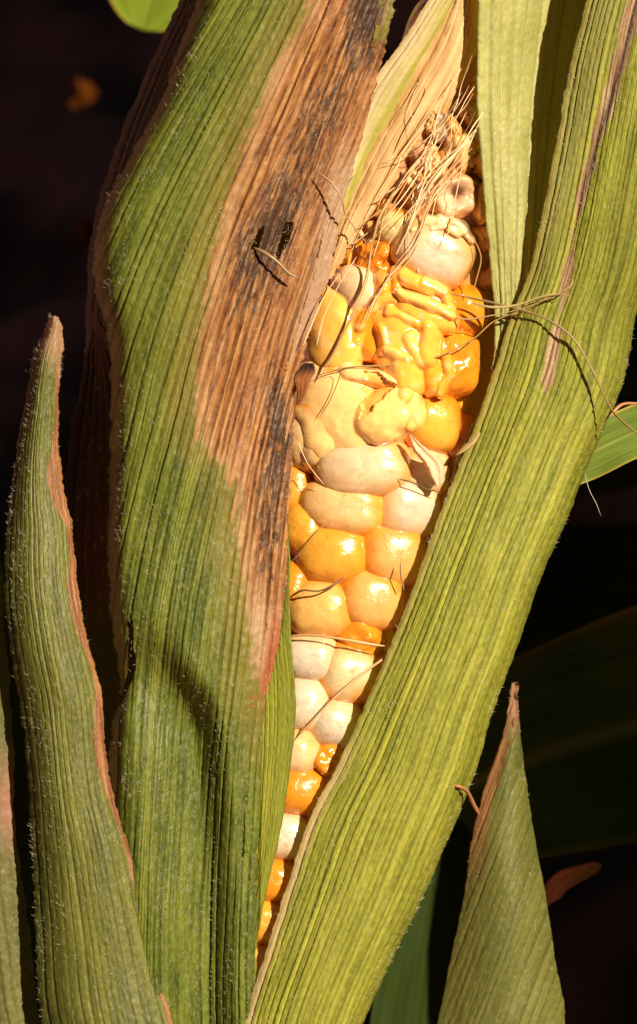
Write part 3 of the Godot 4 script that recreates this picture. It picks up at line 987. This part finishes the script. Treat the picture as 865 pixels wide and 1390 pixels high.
	leaf(ear, "husk_leaf", mats.dry, {"L": [-150, 700, -20, 622, 60, 580, 120, 545, 170, 520, 210, 500, 280, 470, 350, 448, 380, 440], "R": [-150, 740, -20, 654, 30, 652, 65, 648, 110, 628, 150, 602, 200, 568, 260, 530, 310, 492, 350, 468, 380, 450], "y0": -150.0, "y1": 380.0, "cols": 60, "rows": 220,
		"z": func(u, x, y): return -3.4 + 1.5 * sin(PI * u * 0.9) - 1.5 * u + 0.4 * n2.get_noise_2d(x * 0.6, y * 0.3), "ph": func(u, _x, _y): return u * 6.0,
		"col": func(u, x, y, p): return C(0.62, 0.37, 0.12).lerp(C(0.86, 0.64, 0.32), clampf(0.5 + 0.9 * n2.get_noise_2d(p * 45.0, y * 0.25) + 0.5 * (u - 0.4), 0.0, 1.0)), "amp": 0.13, "en": 1.5, "seed": 240.0, "hairs": 300, "hair_len": 0.5, "label": "straw coloured papery husk strip hanging over the upper kernels"})
	# husk in the shade behind
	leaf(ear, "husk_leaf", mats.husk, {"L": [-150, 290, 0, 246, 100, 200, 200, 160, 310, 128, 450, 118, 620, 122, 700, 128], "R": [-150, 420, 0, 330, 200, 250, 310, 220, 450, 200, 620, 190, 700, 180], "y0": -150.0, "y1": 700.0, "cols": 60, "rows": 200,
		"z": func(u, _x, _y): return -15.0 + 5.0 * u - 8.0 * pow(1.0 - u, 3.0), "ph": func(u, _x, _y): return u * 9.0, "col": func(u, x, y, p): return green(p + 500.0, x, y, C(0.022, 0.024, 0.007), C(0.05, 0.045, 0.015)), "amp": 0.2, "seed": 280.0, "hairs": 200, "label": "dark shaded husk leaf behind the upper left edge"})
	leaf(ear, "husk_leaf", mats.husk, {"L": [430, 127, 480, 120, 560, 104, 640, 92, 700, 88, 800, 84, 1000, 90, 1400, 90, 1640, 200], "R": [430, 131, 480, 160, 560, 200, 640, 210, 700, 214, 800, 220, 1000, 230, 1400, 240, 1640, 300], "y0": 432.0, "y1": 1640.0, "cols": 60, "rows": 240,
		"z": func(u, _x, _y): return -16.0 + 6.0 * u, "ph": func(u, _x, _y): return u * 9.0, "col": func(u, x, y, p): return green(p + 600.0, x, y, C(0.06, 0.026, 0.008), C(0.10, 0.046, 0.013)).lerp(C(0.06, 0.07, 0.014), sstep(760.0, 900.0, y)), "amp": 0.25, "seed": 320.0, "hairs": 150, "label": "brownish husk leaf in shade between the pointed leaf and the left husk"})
	leaf(ear, "husk_leaf", mats.husk, {"L": [740, -30, 800, -60, 1400, -90, 1640, 60], "R": [740, -4, 770, 4, 850, 8, 930, 14, 1000, 18, 1060, 20, 1090, 19, 1180, 30, 1300, 46, 1400, 62, 1640, 200], "y0": 740.0, "y1": 1640.0, "cols": 70, "rows": 240,
		"z": func(u, _x, y): return -2.4 + 1.2 * sin(PI * u) - 0.8 * u, "ph": func(u, _x, _y): return u * 10.0,
		"col": func(u, x, y, p): return green(p + 700.0, x, y, C(0.08, 0.09, 0.016), C(0.19, 0.19, 0.045)).lerp(C(0.40, 0.20, 0.13), sstep(0.80, 0.92, u) * exp(-pow((y - 1090.0) / 60.0, 2.0))), "amp": 0.2, "seed": 360.0, "hairs": 400, "label": "outermost husk leaf cut by the left edge at lower left, pink brown edge"})
	leaf(ear, "husk_leaf", mats.husk, {"L": [925, 694, 960, 690, 990, 684, 1060, 660, 1110, 646, 1150, 638, 1200, 632, 1260, 620, 1300, 611, 1400, 590, 1640, 500], "R": [925, 700, 960, 703, 1000, 706, 1070, 715, 1130, 724, 1220, 740, 1300, 752, 1400, 764, 1640, 640], "y0": 926.0, "y1": 1640.0, "cols": 90, "rows": 240,
		"z": func(u, x, y): return lerpf(-10.0, -13.0, sstep(900.0, 1400.0, y)) + 3.2 * sin(PI * u) * sstep(920.0, 1300.0, y) - 2.5 * pow(u, 5.0) + 0.3 * n2.get_noise_2d(x * 0.5, y * 0.2),
		"ph": func(u, x, y): return (x + (y - 1100.0) * 0.38) / 11.0,
		"col": func(u, x, y, p):
			var g := green(p + 800.0, x, y, C(0.11, 0.125, 0.024), C(0.25, 0.255, 0.070))
			g = g.lerp(C(0.42, 0.20, 0.09), sstep(0.32, 0.12, u) * sstep(1230.0, 1080.0, y))
			return g.lerp(C(0.40, 0.22, 0.13), sstep(1010.0, 960.0, y)),
		"amp": 0.16, "en": 0.6, "sharp": 0.7, "seed": 400.0, "hairs": 300, "hair_len": 0.4, "label": "separate curled husk tip at lower right with a rolled brown left edge"})
	leaf(ear, "husk_leaf", mats.husk, {"L": [-150, 850, 0, 830, 200, 790, 430, 740, 620, 690, 800, 610, 960, 540, 1150, 470, 1300, 410, 1400, 370, 1640, 330], "R": [-150, 960, 0, 930, 200, 896, 380, 858, 520, 824, 620, 782, 700, 750, 780, 715, 880, 680, 960, 650, 1060, 620, 1150, 584, 1240, 544, 1300, 514, 1400, 470, 1640, 410], "y0": -150.0, "y1": 1640.0, "cols": 70, "rows": 260,
		"z": func(u, _x, _y): return -7.5 - 30.0 * pow(u, 2.2), "ph": func(u, _x, _y): return u * 11.0, "col": func(u, x, y, p): return green(p + 900.0, x, y, C(0.09, 0.11, 0.014), C(0.22, 0.24, 0.036)), "amp": 0.2, "seed": 440.0, "hairs": 200, "label": "inner husk leaf wrapped round the right of the cob, tucked under the long ribbed leaf"})
	build_cob(ear)
	build_silk(ear)

func build_cob(ear: Node3D) -> void:
	# core
	var v := PackedVector3Array()
	var col := PackedColorArray()
	var uv := PackedVector2Array()
	var idx := PackedInt32Array()
	var S := 64
	var N := 160
	for s in N + 1:
		var y := lerpf(-120.0, 1640.0, float(s) / N)
		var r := (cob_r(y) - 3.2) * sstep(-135.0, 60.0, y)
		r *= 1.0 - 0.45 * sstep(1200.0, 1640.0, y)
		var c := plan(axis_x(minf(y, 1400.0)), y, -(18.5 - cob_r(y)) * 0.5 - cob_r(y) )
		for k in S:
			var a := TAU * k / S
			var rr := r * (1.0 + 0.05 * n3.get_noise_3d(cos(a) * 60.0, y * 1.2, sin(a) * 60.0))
			v.append(place(c + Vector3(0.9724, -0.2334, 0) * (sin(a) * rr) + Vector3(0, 0, 1) * (cos(a) * rr)) - org)
			var t := sstep(480.0, 300.0, y)
			var cc := C(0.70, 0.26, 0.03).lerp(C(0.42, 0.20, 0.08), t)
			var tone := 1.0 + 0.3 * n2.get_noise_3d(cos(a) * 120.0, y * 1.5, sin(a) * 120.0)
			col.append(C(cc.r * tone, cc.g * tone, cc.b * tone))
			uv.append(Vector2(k / float(S) * 6.0, y * 0.005))
	for s in N:
		for k in S:
			var e := s * S + k
			var f := s * S + (k + 1) % S
			idx.append_array([e, f, e + S, f, f + S, e + S])
	commit("cob", v, PackedVector3Array(), col, uv, idx, mats.wet, ear)

	var cream := C(0.88, 0.56, 0.27)
	var white := C(0.74, 0.60, 0.45)
	var pearl := C(0.72, 0.58, 0.42)
	var yel := C(0.92, 0.40, 0.045)
	var peach := C(0.90, 0.45, 0.14)
	var org_c := C(0.90, 0.30, 0.02)
	var deep := C(0.86, 0.26, 0.012)
	var K := [
		# x, y, half width, half height, body, cap, rotation
		[490, 634, 66, 45, peach, C(0.84, 0.62, 0.38), -6, {"stain": Vector3(-0.45, 0.62, 0.16), "lift": 0.7}],
		[460, 688, 62, 41, yel, C(0.93, 0.56, 0.25), 8, {}],
		[563, 692, 49, 46, peach, pearl, 8, {"stain": Vector3(0.05, 0.75, 0.10)}],
		[446, 752, 52, 45, org_c, yel, 4, {}],
		[403, 715, 34, 40, org_c, yel, 0, {}],
		[544, 756, 50, 47, org_c, peach, 6, {}],
		[513, 816, 50, 45, org_c, peach, 6, {}],
		[430, 826, 50, 43, org_c, C(0.92, 0.52, 0.15), 4, {}],
		[390, 795, 28, 40, deep, org_c, 4, {"lift": -0.3}],
		[496, 864, 38, 27, deep, org_c, 20, {"crump": 0.10, "mat": mats.wet, "lift": -0.5}],
		[417, 893, 43, 35, cream, white, 4, {}],
		[478, 916, 46, 44, org_c, C(0.86, 0.62, 0.34), 8, {}],
		[410, 955, 36, 41, cream, white, 4, {}],
		[459, 983, 39, 37, cream, pearl, 6, {}],
		[398, 1020, 38, 34, peach, C(0.88, 0.58, 0.30), 0, {}],
		[448, 1032, 28, 26, deep, org_c, 0, {"crump": 0.12, "lift": -0.4, "mat": mats.wet}],
		[404, 1074, 46, 37, deep, org_c, 4, {}],
		[446, 1096, 34, 36, org_c, yel, 0, {"lift": -0.4}],
		[384, 1136, 44, 36, peach, white, 4, {}],
		[426, 1160, 34, 36, org_c, yel, 0, {"lift": -0.4}],
		[372, 1195, 40, 34, deep, org_c, 4, {}],
		[360, 1252, 38, 34, org_c, yel, 4, {}],
		[350, 1310, 36, 34, org_c, yel, 4, {}],
		[404, 1222, 34, 36, deep, org_c, 0, {"lift": -0.4}],
		[346, 1120, 34, 36, org_c, yel, 0, {"lift": -0.3}],
		[338, 1200, 34, 36, org_c, yel, 0, {"lift": -0.3}],
		[530, 930, 34, 44, org_c, peach, 0, {"lift": -0.4}],
		[500, 1000, 34, 40, org_c, peach, 0, {"lift": -0.6}],
		[575, 830, 36, 44, org_c, yel, 0, {"lift": -0.6}],
		[605, 760, 34, 46, org_c, yel, 0, {"lift": -0.6}],
		[636, 690, 36, 46, org_c, yel, 0, {"lift": -0.6}],
		[650, 610, 34, 46, deep, org_c, 0, {"lift": -0.6}],
		[375, 660, 40, 46, org_c, yel, 0, {"lift": -0.4}],
		[398, 590, 40, 50, peach, cream, 0, {"lift": 0.2}],
		# right of the damage
		[600, 578, 42, 46, deep, C(0.90, 0.47, 0.06), 4, {"mat": mats.wet}],
		[632, 498, 40, 52, deep, org_c, 0, {"mat": mats.wet, "crump": 0.10}],
		[646, 425, 34, 36, deep, org_c, 0, {"mat": mats.wet, "lift": -0.6}],
		[586, 640, 40, 36, peach, C(0.80, 0.62, 0.36), 14, {"crump": 0.12, "mat": mats.wet, "lift": -0.4}],
		[430, 604, 46, 42, yel, C(0.90, 0.55, 0.22), 10, {"mat": mats.wet, "crump": 0.06, "lift": 0.0}],
		[506, 352, 36, 30, C(0.70, 0.20, 0.02), deep, 0, {"mat": mats.wet, "crump": 0.17, "cfreq": 1.3, "lift": -0.6}],
		[466, 352, 30, 34, deep, org_c, 0, {"mat": mats.wet, "crump": 0.12, "lift": -1.0}],
		[533, 309, 33, 30, org_c, C(0.86, 0.66, 0.28), 10, {"lift": 0.3}],
		[592, 345, 55, 43, peach, C(0.80, 0.62, 0.44), 24, {"pow": 2.8, "lift": 1.6, "face": Vector3(0.05, -0.1, 0.5), "label": "large flat cream kernel with a crumbling tan top edge"}],
		[622, 266, 32, 31, C(0.66, 0.32, 0.13), C(0.82, 0.54, 0.33), -10, {"dent": 0.8, "crump": 0.08, "mat": mats.chaff, "lift": 1.7, "stain": Vector3(0.15, 0.12, 0.34), "label": "dried hollow kernel with a reddish brown hole"}],
		[574, 268, 22, 30, C(0.70, 0.30, 0.11), C(0.84, 0.46, 0.24), 10, {"crump": 0.25, "mat": mats.chaff, "lift": 0.0}],
		[588, 170, 19, 21, C(0.5, 0.3, 0.2), C(0.74, 0.54, 0.42), 0, {"crump": 0.2, "dent": 0.3, "mat": mats.chaff, "lift": 0.8}],
		[620, 208, 24, 34, C(0.76, 0.38, 0.10), C(0.88, 0.52, 0.20), 20, {"crump": 0.25, "mat": mats.chaff, "lift": 0.3}],
		[566, 215, 22, 24, C(0.62, 0.24, 0.08), C(0.80, 0.42, 0.22), 0, {"crump": 0.3, "mat": mats.chaff, "lift": 0.0}],
	]
	for k in K:
		var o: Dictionary = k[7]
		o["rot"] = k[6]
		kernel(ear, "kernel", k[0], k[1], k[2], k[3], k[4], k[5], o)
	# shrivelled grains and chaff towards the tip
	rng.seed = 77
	for i in 64:
		var y := rng.randf_range(20.0, 400.0)
		var x := axis_x(y) + rng.randf_range(-1.0, 1.0) * (70.0 + y * 0.15)
		var near_big := Vector2(x - 592.0, y - 345.0).length() < 62.0 or Vector2(x - 620.0, y - 270.0).length() < 30.0 or (y > 330.0 and x < 560.0)
		if near_big:
			continue
		var tone := rng.randf()
		var c1 := C(0.74, 0.29, 0.06).lerp(C(0.92, 0.45, 0.12), tone)
		var c2 := C(0.86, 0.43, 0.12).lerp(C(0.96, 0.62, 0.32), rng.randf())
		kernel(ear, "shrivelled_kernel", x, y, rng.randf_range(9, 19), rng.randf_range(12, 26), c1, c2, {"rot": rng.randf_range(-50, 50), "crump": rng.randf_range(0.15, 0.4), "dent": rng.randf_range(0.0, 0.6), "deep": 2.6, "mat": mats.chaff, "lift": rng.randf_range(-1.2, 0.4), "lat": 16, "lon": 22, "face": Vector3(rng.randfn(0, 0.3), rng.randfn(0, 0.3), 0)})
	var amber := C(0.90, 0.34, 0.03)
	var gold := C(0.93, 0.43, 0.06)
	var honey := C(0.95, 0.52, 0.12)
	var butter := C(0.98, 0.60, 0.22)
	# each blob: x0, y0, x1, y1, radius, height above the ear's round surface, colour
	crushed(ear, "wet orange crushed kernels fused into smooth folds above the pale torn one", [400, 345, 640, 566], [
		[446, 432, 452, 474, 36, 1.0, gold.lerp(honey, 0.5)], [486, 432, 480, 462, 17, 0.3, amber], [503, 426, 500, 470, 20, -0.35, C(0.86, 0.27, 0.015)], [487, 446, 508, 411, 8, 0.8, amber], [508, 411, 536, 407, 9, 0.8, gold],
		[538, 438, 540, 474, 32, 0.75, gold], [528, 424, 588, 450, 8, 1.0, gold], [582, 448, 580, 484, 16, 1.45, gold], [556, 460, 570, 488, 14, 1.2, honey], [523, 476, 552, 492, 11, 1.1, honey], [519, 446, 526, 476, 9, 0.9, gold],
		[548, 498, 553, 522, 20, 1.2, gold], [586, 500, 590, 520, 20, 0.6, amber], [604, 484, 610, 512, 7, 0.9, amber], [608, 512, 598, 536, 7, 0.8, amber], [520, 382, 519, 396, 15, 0.8, amber],
		[480, 388, 486, 396, 26, 0.7, C(0.88, 0.56, 0.32)]], 11.0, [])
	crushed(ear, "collapsed kernel folded into two glossy orange lips under the large cream kernel", [506, 346, 640, 470], [
		[552, 416, 600, 436, 21, 1.0, gold], [544, 400, 612, 428, 7.5, 1.7, honey], [546, 374, 584, 394, 11, 1.3, gold], [574, 384, 604, 398, 7, 1.4, honey], [604, 398, 613, 422, 7, 1.3, gold], [584, 402, 604, 412, 10, 0.5, C(0.86, 0.26, 0.015)],
		[534, 372, 540, 396, 9, 0.8, amber], [556, 398, 590, 412, 8, 0.1, C(0.84, 0.22, 0.012)]], 23.0, [])
	crushed(ear, "broad pale yellow kernel with torn skin and a jagged rip", [380, 470, 590, 628], [
		[446, 536, 476, 566, 50, 1.1, butter], [424, 560, 434, 594, 30, 0.8, butter], [514, 568, 540, 560, 33, 2.2, butter.lerp(honey, 0.4)], [548, 538, 556, 576, 12, 1.9, honey], [470, 506, 530, 520, 12, 1.1, butter], [430, 520, 450, 508, 18, 0.7, C(0.92, 0.66, 0.38)]], 37.0,
		PackedVector2Array([Vector2(492, 504), Vector2(513, 506), Vector2(524, 517), Vector2(540, 524), Vector2(524, 534), Vector2(519, 543), Vector2(507, 549), Vector2(505, 558), Vector2(487, 569), Vector2(493, 556), Vector2(491, 546), Vector2(500, 538), Vector2(490, 528), Vector2(500, 518)]))
	crushed(ear, "crumbling tan skin along the top edge of the large cream kernel", [550, 270, 656, 342], [
		[562, 314, 578, 302, 5, 1.5, C(0.84, 0.50, 0.22)], [578, 302, 592, 304, 6, 1.9, C(0.90, 0.60, 0.32)], [596, 298, 612, 306, 5, 1.8, C(0.84, 0.52, 0.25)], [612, 304, 628, 314, 6, 1.7, C(0.9, 0.62, 0.36)], [628, 314, 638, 328, 5, 1.4, C(0.74, 0.40, 0.18)], [586, 312, 600, 308, 4, 2.0, C(0.9, 0.62, 0.36)], [606, 312, 620, 318, 4, 1.8, C(0.80, 0.46, 0.2)]], 51.0, [], 3.0)
	# torn skins
	leaf(ear, "torn_skin", mats.skin, {"L": [594, 556, 610, 560, 630, 574, 662, 592], "R": [594, 562, 610, 580, 630, 600, 655, 600, 662, 596], "y0": 590.0, "y1": 662.0, "cols": 22, "rows": 40,
		"z": func(u, x, y): return cob_z(x, y) + 1.6 + 0.6 * sin(PI * u) + 0.3 * sin(u * 9.0), "ph": func(u, _x, _y): return u * 3.0, "col": func(u, x, y, p): return C(0.85, 0.70, 0.48), "amp": 0.03, "en": 1.5, "th": 0.08, "seed": 540.0, "iso": true})
	leaf(ear, "torn_husk_scrap", mats.dry, {"L": [494, 414, 510, 402, 535, 404, 550, 402], "R": [494, 424, 505, 426, 520, 419, 540, 412, 550, 406], "y0": 494.0, "y1": 550.0, "cols": 18, "rows": 34,
		"z": func(u, x, y): return -0.9 + 0.7 * u, "ph": func(u, _x, _y): return u * 3.0, "col": func(u, x, y, p): return C(0.42, 0.17, 0.06).lerp(C(0.06, 0.03, 0.02), sstep(515.0, 498.0, y + x * 0.2 - 84.0)), "amp": 0.08, "seed": 560.0, "en": 0.8})
	leaf(ear, "torn_husk_scrap", mats.dry, {"L": [588, 640, 600, 634, 612, 622, 618, 618], "R": [588, 658, 600, 650, 612, 636, 618, 622], "y0": 588.0, "y1": 618.0, "cols": 14, "rows": 20,
		"z": func(u, x, y): return -1.4 + 0.8 * sin(PI * u), "ph": func(u, _x, _y): return u * 3.0, "col": func(u, x, y, p): return C(0.60, 0.50, 0.22), "amp": 0.06, "seed": 580.0, "en": 2.0})

func build_silk(ear: Node3D) -> void:
	var straw_c := C(0.80, 0.56, 0.26)
	var brown := C(0.16, 0.085, 0.035)
	rng.seed = 99
	var z := func(x: float, y: float, up: float) -> float: return cob_z(x, y) + up
	# strands that fall from the tip
	for i in 30:
		var x := rng.randf_range(575.0, 656.0)
		var y := rng.randf_range(70.0, 250.0)
		var length := rng.randf_range(90.0, 250.0)
		var dir := Vector2(-0.50 + rng.randfn(0, 0.09), 0.85).normalized()
		var bend := rng.randfn(0.0, 0.0022)
		var pts := []
		var p := Vector2(x, y)
		var up := rng.randf_range(0.6, 3.0)
		for s in 7:
			if p.x < 450.0 and p.y > 250.0:
				break
			pts.append([p.x, p.y, z.call(p.x, p.y, up + 0.5 * sin(s * 1.3 + i))])
			p += dir * length / 6.0
			dir = dir.rotated(bend * length / 6.0 + rng.randfn(0, 0.12))
		if pts.size() < 3:
			continue
		var c := straw_c.lerp(C(0.88, 0.72, 0.44), rng.randf()) if rng.randf() < 0.8 else C(0.70, 0.42, 0.17)
		thread(ear, "silk", pts, rng.randf_range(0.035, 0.09), c, rng.randf_range(0.35, 1.0))
	# flat bundle of strands
	for i in 5:
		var k := i * 2.0 + rng.randfn(0, 1.2)
		thread(ear, "silk", [[648 - k, 176 + k * 2.0, z.call(640, 180, 2.6)], [622 - k * 1.5, 204 + k * 2, z.call(620, 205, 3.0)], [592 - k, 232 + k * 3, z.call(590, 235, 2.8 + 0.1 * k)], [572 - k, 262 + k * 4, z.call(570, 265, 2.4)], [552 - k * 2, 318 + k * 4, z.call(550, 320, 2.2)]], 0.085, straw_c.lerp(C(0.90, 0.74, 0.48), hash1(i)), 0.5)
	for i in 4:
		var k := i * 2.0 + rng.randfn(0, 1.2)
		thread(ear, "silk", [[640 - k, 204 + k * 4, z.call(636, 205, 2.8)], [612 - k, 232 + k * 4, z.call(610, 235, 2.8)], [588 - k, 262 + k * 4, z.call(588, 262, 2.6 + 0.1 * k)], [566 - k, 320 + k * 5, z.call(566, 320, 2.6)], [530 - k * 3, 372 + k * 5, z.call(530, 372, 2.0)], [505 - k * 3, 425 + k * 4, z.call(505, 425, 1.4)]], 0.07, straw_c.lerp(C(0.90, 0.74, 0.48), hash1(i + 50)), 0.6)
	var H := [
		[[[430, 235, 1.6], [452, 252, 1.9], [465, 275, 1.6], [468, 290, 0.6], [482, 312, -0.3], [502, 338, -0.6]], 0.14, C(0.40, 0.24, 0.11)],
		[[[504, 338, -0.6], [514, 300, 0.0], [530, 270, -0.4], [548, 240, -1.4]], 0.20, C(0.52, 0.34, 0.13)],
		[[[504, 336, -0.4], [497, 380, 0.2], [480, 425, 0.6], [458, 470, 0.4], [436, 512, 0.0]], 0.20, C(0.50, 0.32, 0.12)],
		[[[345, 338, 1.9], [362, 346, 3.1], [378, 358, 3.0], [392, 372, 2.6], [404, 378, 2.4]], 0.22, C(0.30, 0.20, 0.09)],
		[[[596, 398, -0.6], [640, 406, 0.2], [690, 418, 0.9], [740, 434, 2.2], [778, 462, 2.6], [806, 510, 2.6], [828, 556, 1.8], [862, 588, -0.5], [885, 600, -2]], 0.17, C(0.28, 0.20, 0.08)],
		[[[574, 396, -0.4], [620, 432, 0.2], [664, 430, 0.9], [720, 416, 1.6], [770, 392, 2.9], [776, 380, 2.6]], 0.13, C(0.44, 0.32, 0.13)],
		[[[640, 412, 0.2], [664, 418, 0.9], [698, 416, 1.2], [736, 404, 2.2], [764, 400, 2.9]], 0.22, C(0.46, 0.36, 0.16)],
		[[[428, 512, -0.6], [470, 500, 0.6], [530, 496, 0.8], [590, 486, 0.8], [640, 462, 0.6], [672, 436, 0.4], [720, 420, 1.4]], 0.12, C(0.42, 0.28, 0.10)],
		[[[392, 812, -0.6], [410, 801, 1.0], [432, 802, 1.1], [450, 795, 1.0], [466, 784, 0.5]], 0.17, brown],
		[[[392, 862, -0.4], [430, 862, 0.9], [470, 868, 0.9], [505, 874, 0.6], [522, 876, 0.2]], 0.20, C(0.56, 0.36, 0.13)],
		[[[398, 1006, 0.4], [420, 982, 1.0], [450, 950, 1.1], [490, 915, 0.9], [524, 890, 0.6], [534, 876, 0.2]], 0.16, C(0.60, 0.42, 0.2)],
		[[[396, 762, -0.6], [414, 744, 0.6], [434, 718, 0.5], [452, 704, 0.4]], 0.07, C(0.5, 0.3, 0.1)],
		[[[448, 506, 0.6], [462, 506, 1.2], [450, 540, 1.0], [434, 566, 0.4]], 0.06, brown],
		[[[404, 598, -0.6], [418, 630, 0.2], [440, 658, 0.6]], 0.08, C(0.80, 0.66, 0.42)],
		[[[540, 650, 0.4], [562, 656, 0.4], [580, 664, -0.2], [596, 668, -0.6]], 0.10, brown],
		[[[544, 762, 0.7], [544, 780, 0.8], [548, 800, 0.3]], 0.16, C(0.40, 0.27, 0.12)],
		[[[606, 1066, 1.5], [622, 1066, 2.2], [634, 1074, 0.6], [642, 1090, -1.5], [650, 1104, -4.0]], 0.26, C(0.46, 0.20, 0.09)],
		[[[792, 640, -3.0], [798, 664, -3.5], [808, 684, -3.0], [814, 700, -3.5]], 0.05, C(0.5, 0.5, 0.4)],
		[[[826, 566, -3.0], [842, 550, -4.0], [866, 549, -6.0], [890, 556, -8.0]], 0.26, C(0.46, 0.22, 0.10)],
		[[[520, 350, 1.6], [545, 300, 1.9], [580, 262, 1.2]], 0.07, C(0.78, 0.62, 0.36)],
		[[[640, 322, 0.2], [652, 350, 0.0], [646, 380, 0.0], [640, 400, -0.4]], 0.10, C(0.46, 0.27, 0.10)],
		[[[462, 372, 0.4], [440, 404, 0.6], [424, 440, 0.8], [412, 470, 1.0]], 0.09, C(0.76, 0.58, 0.32)],
		[[[484, 350, 0.4], [458, 392, 0.8], [440, 430, 0.8], [430, 470, 0.5]], 0.09, C(0.78, 0.6, 0.34)],
	]
	for h in H:
		thread(ear, "silk", h[0], h[1], h[2], 0.7)
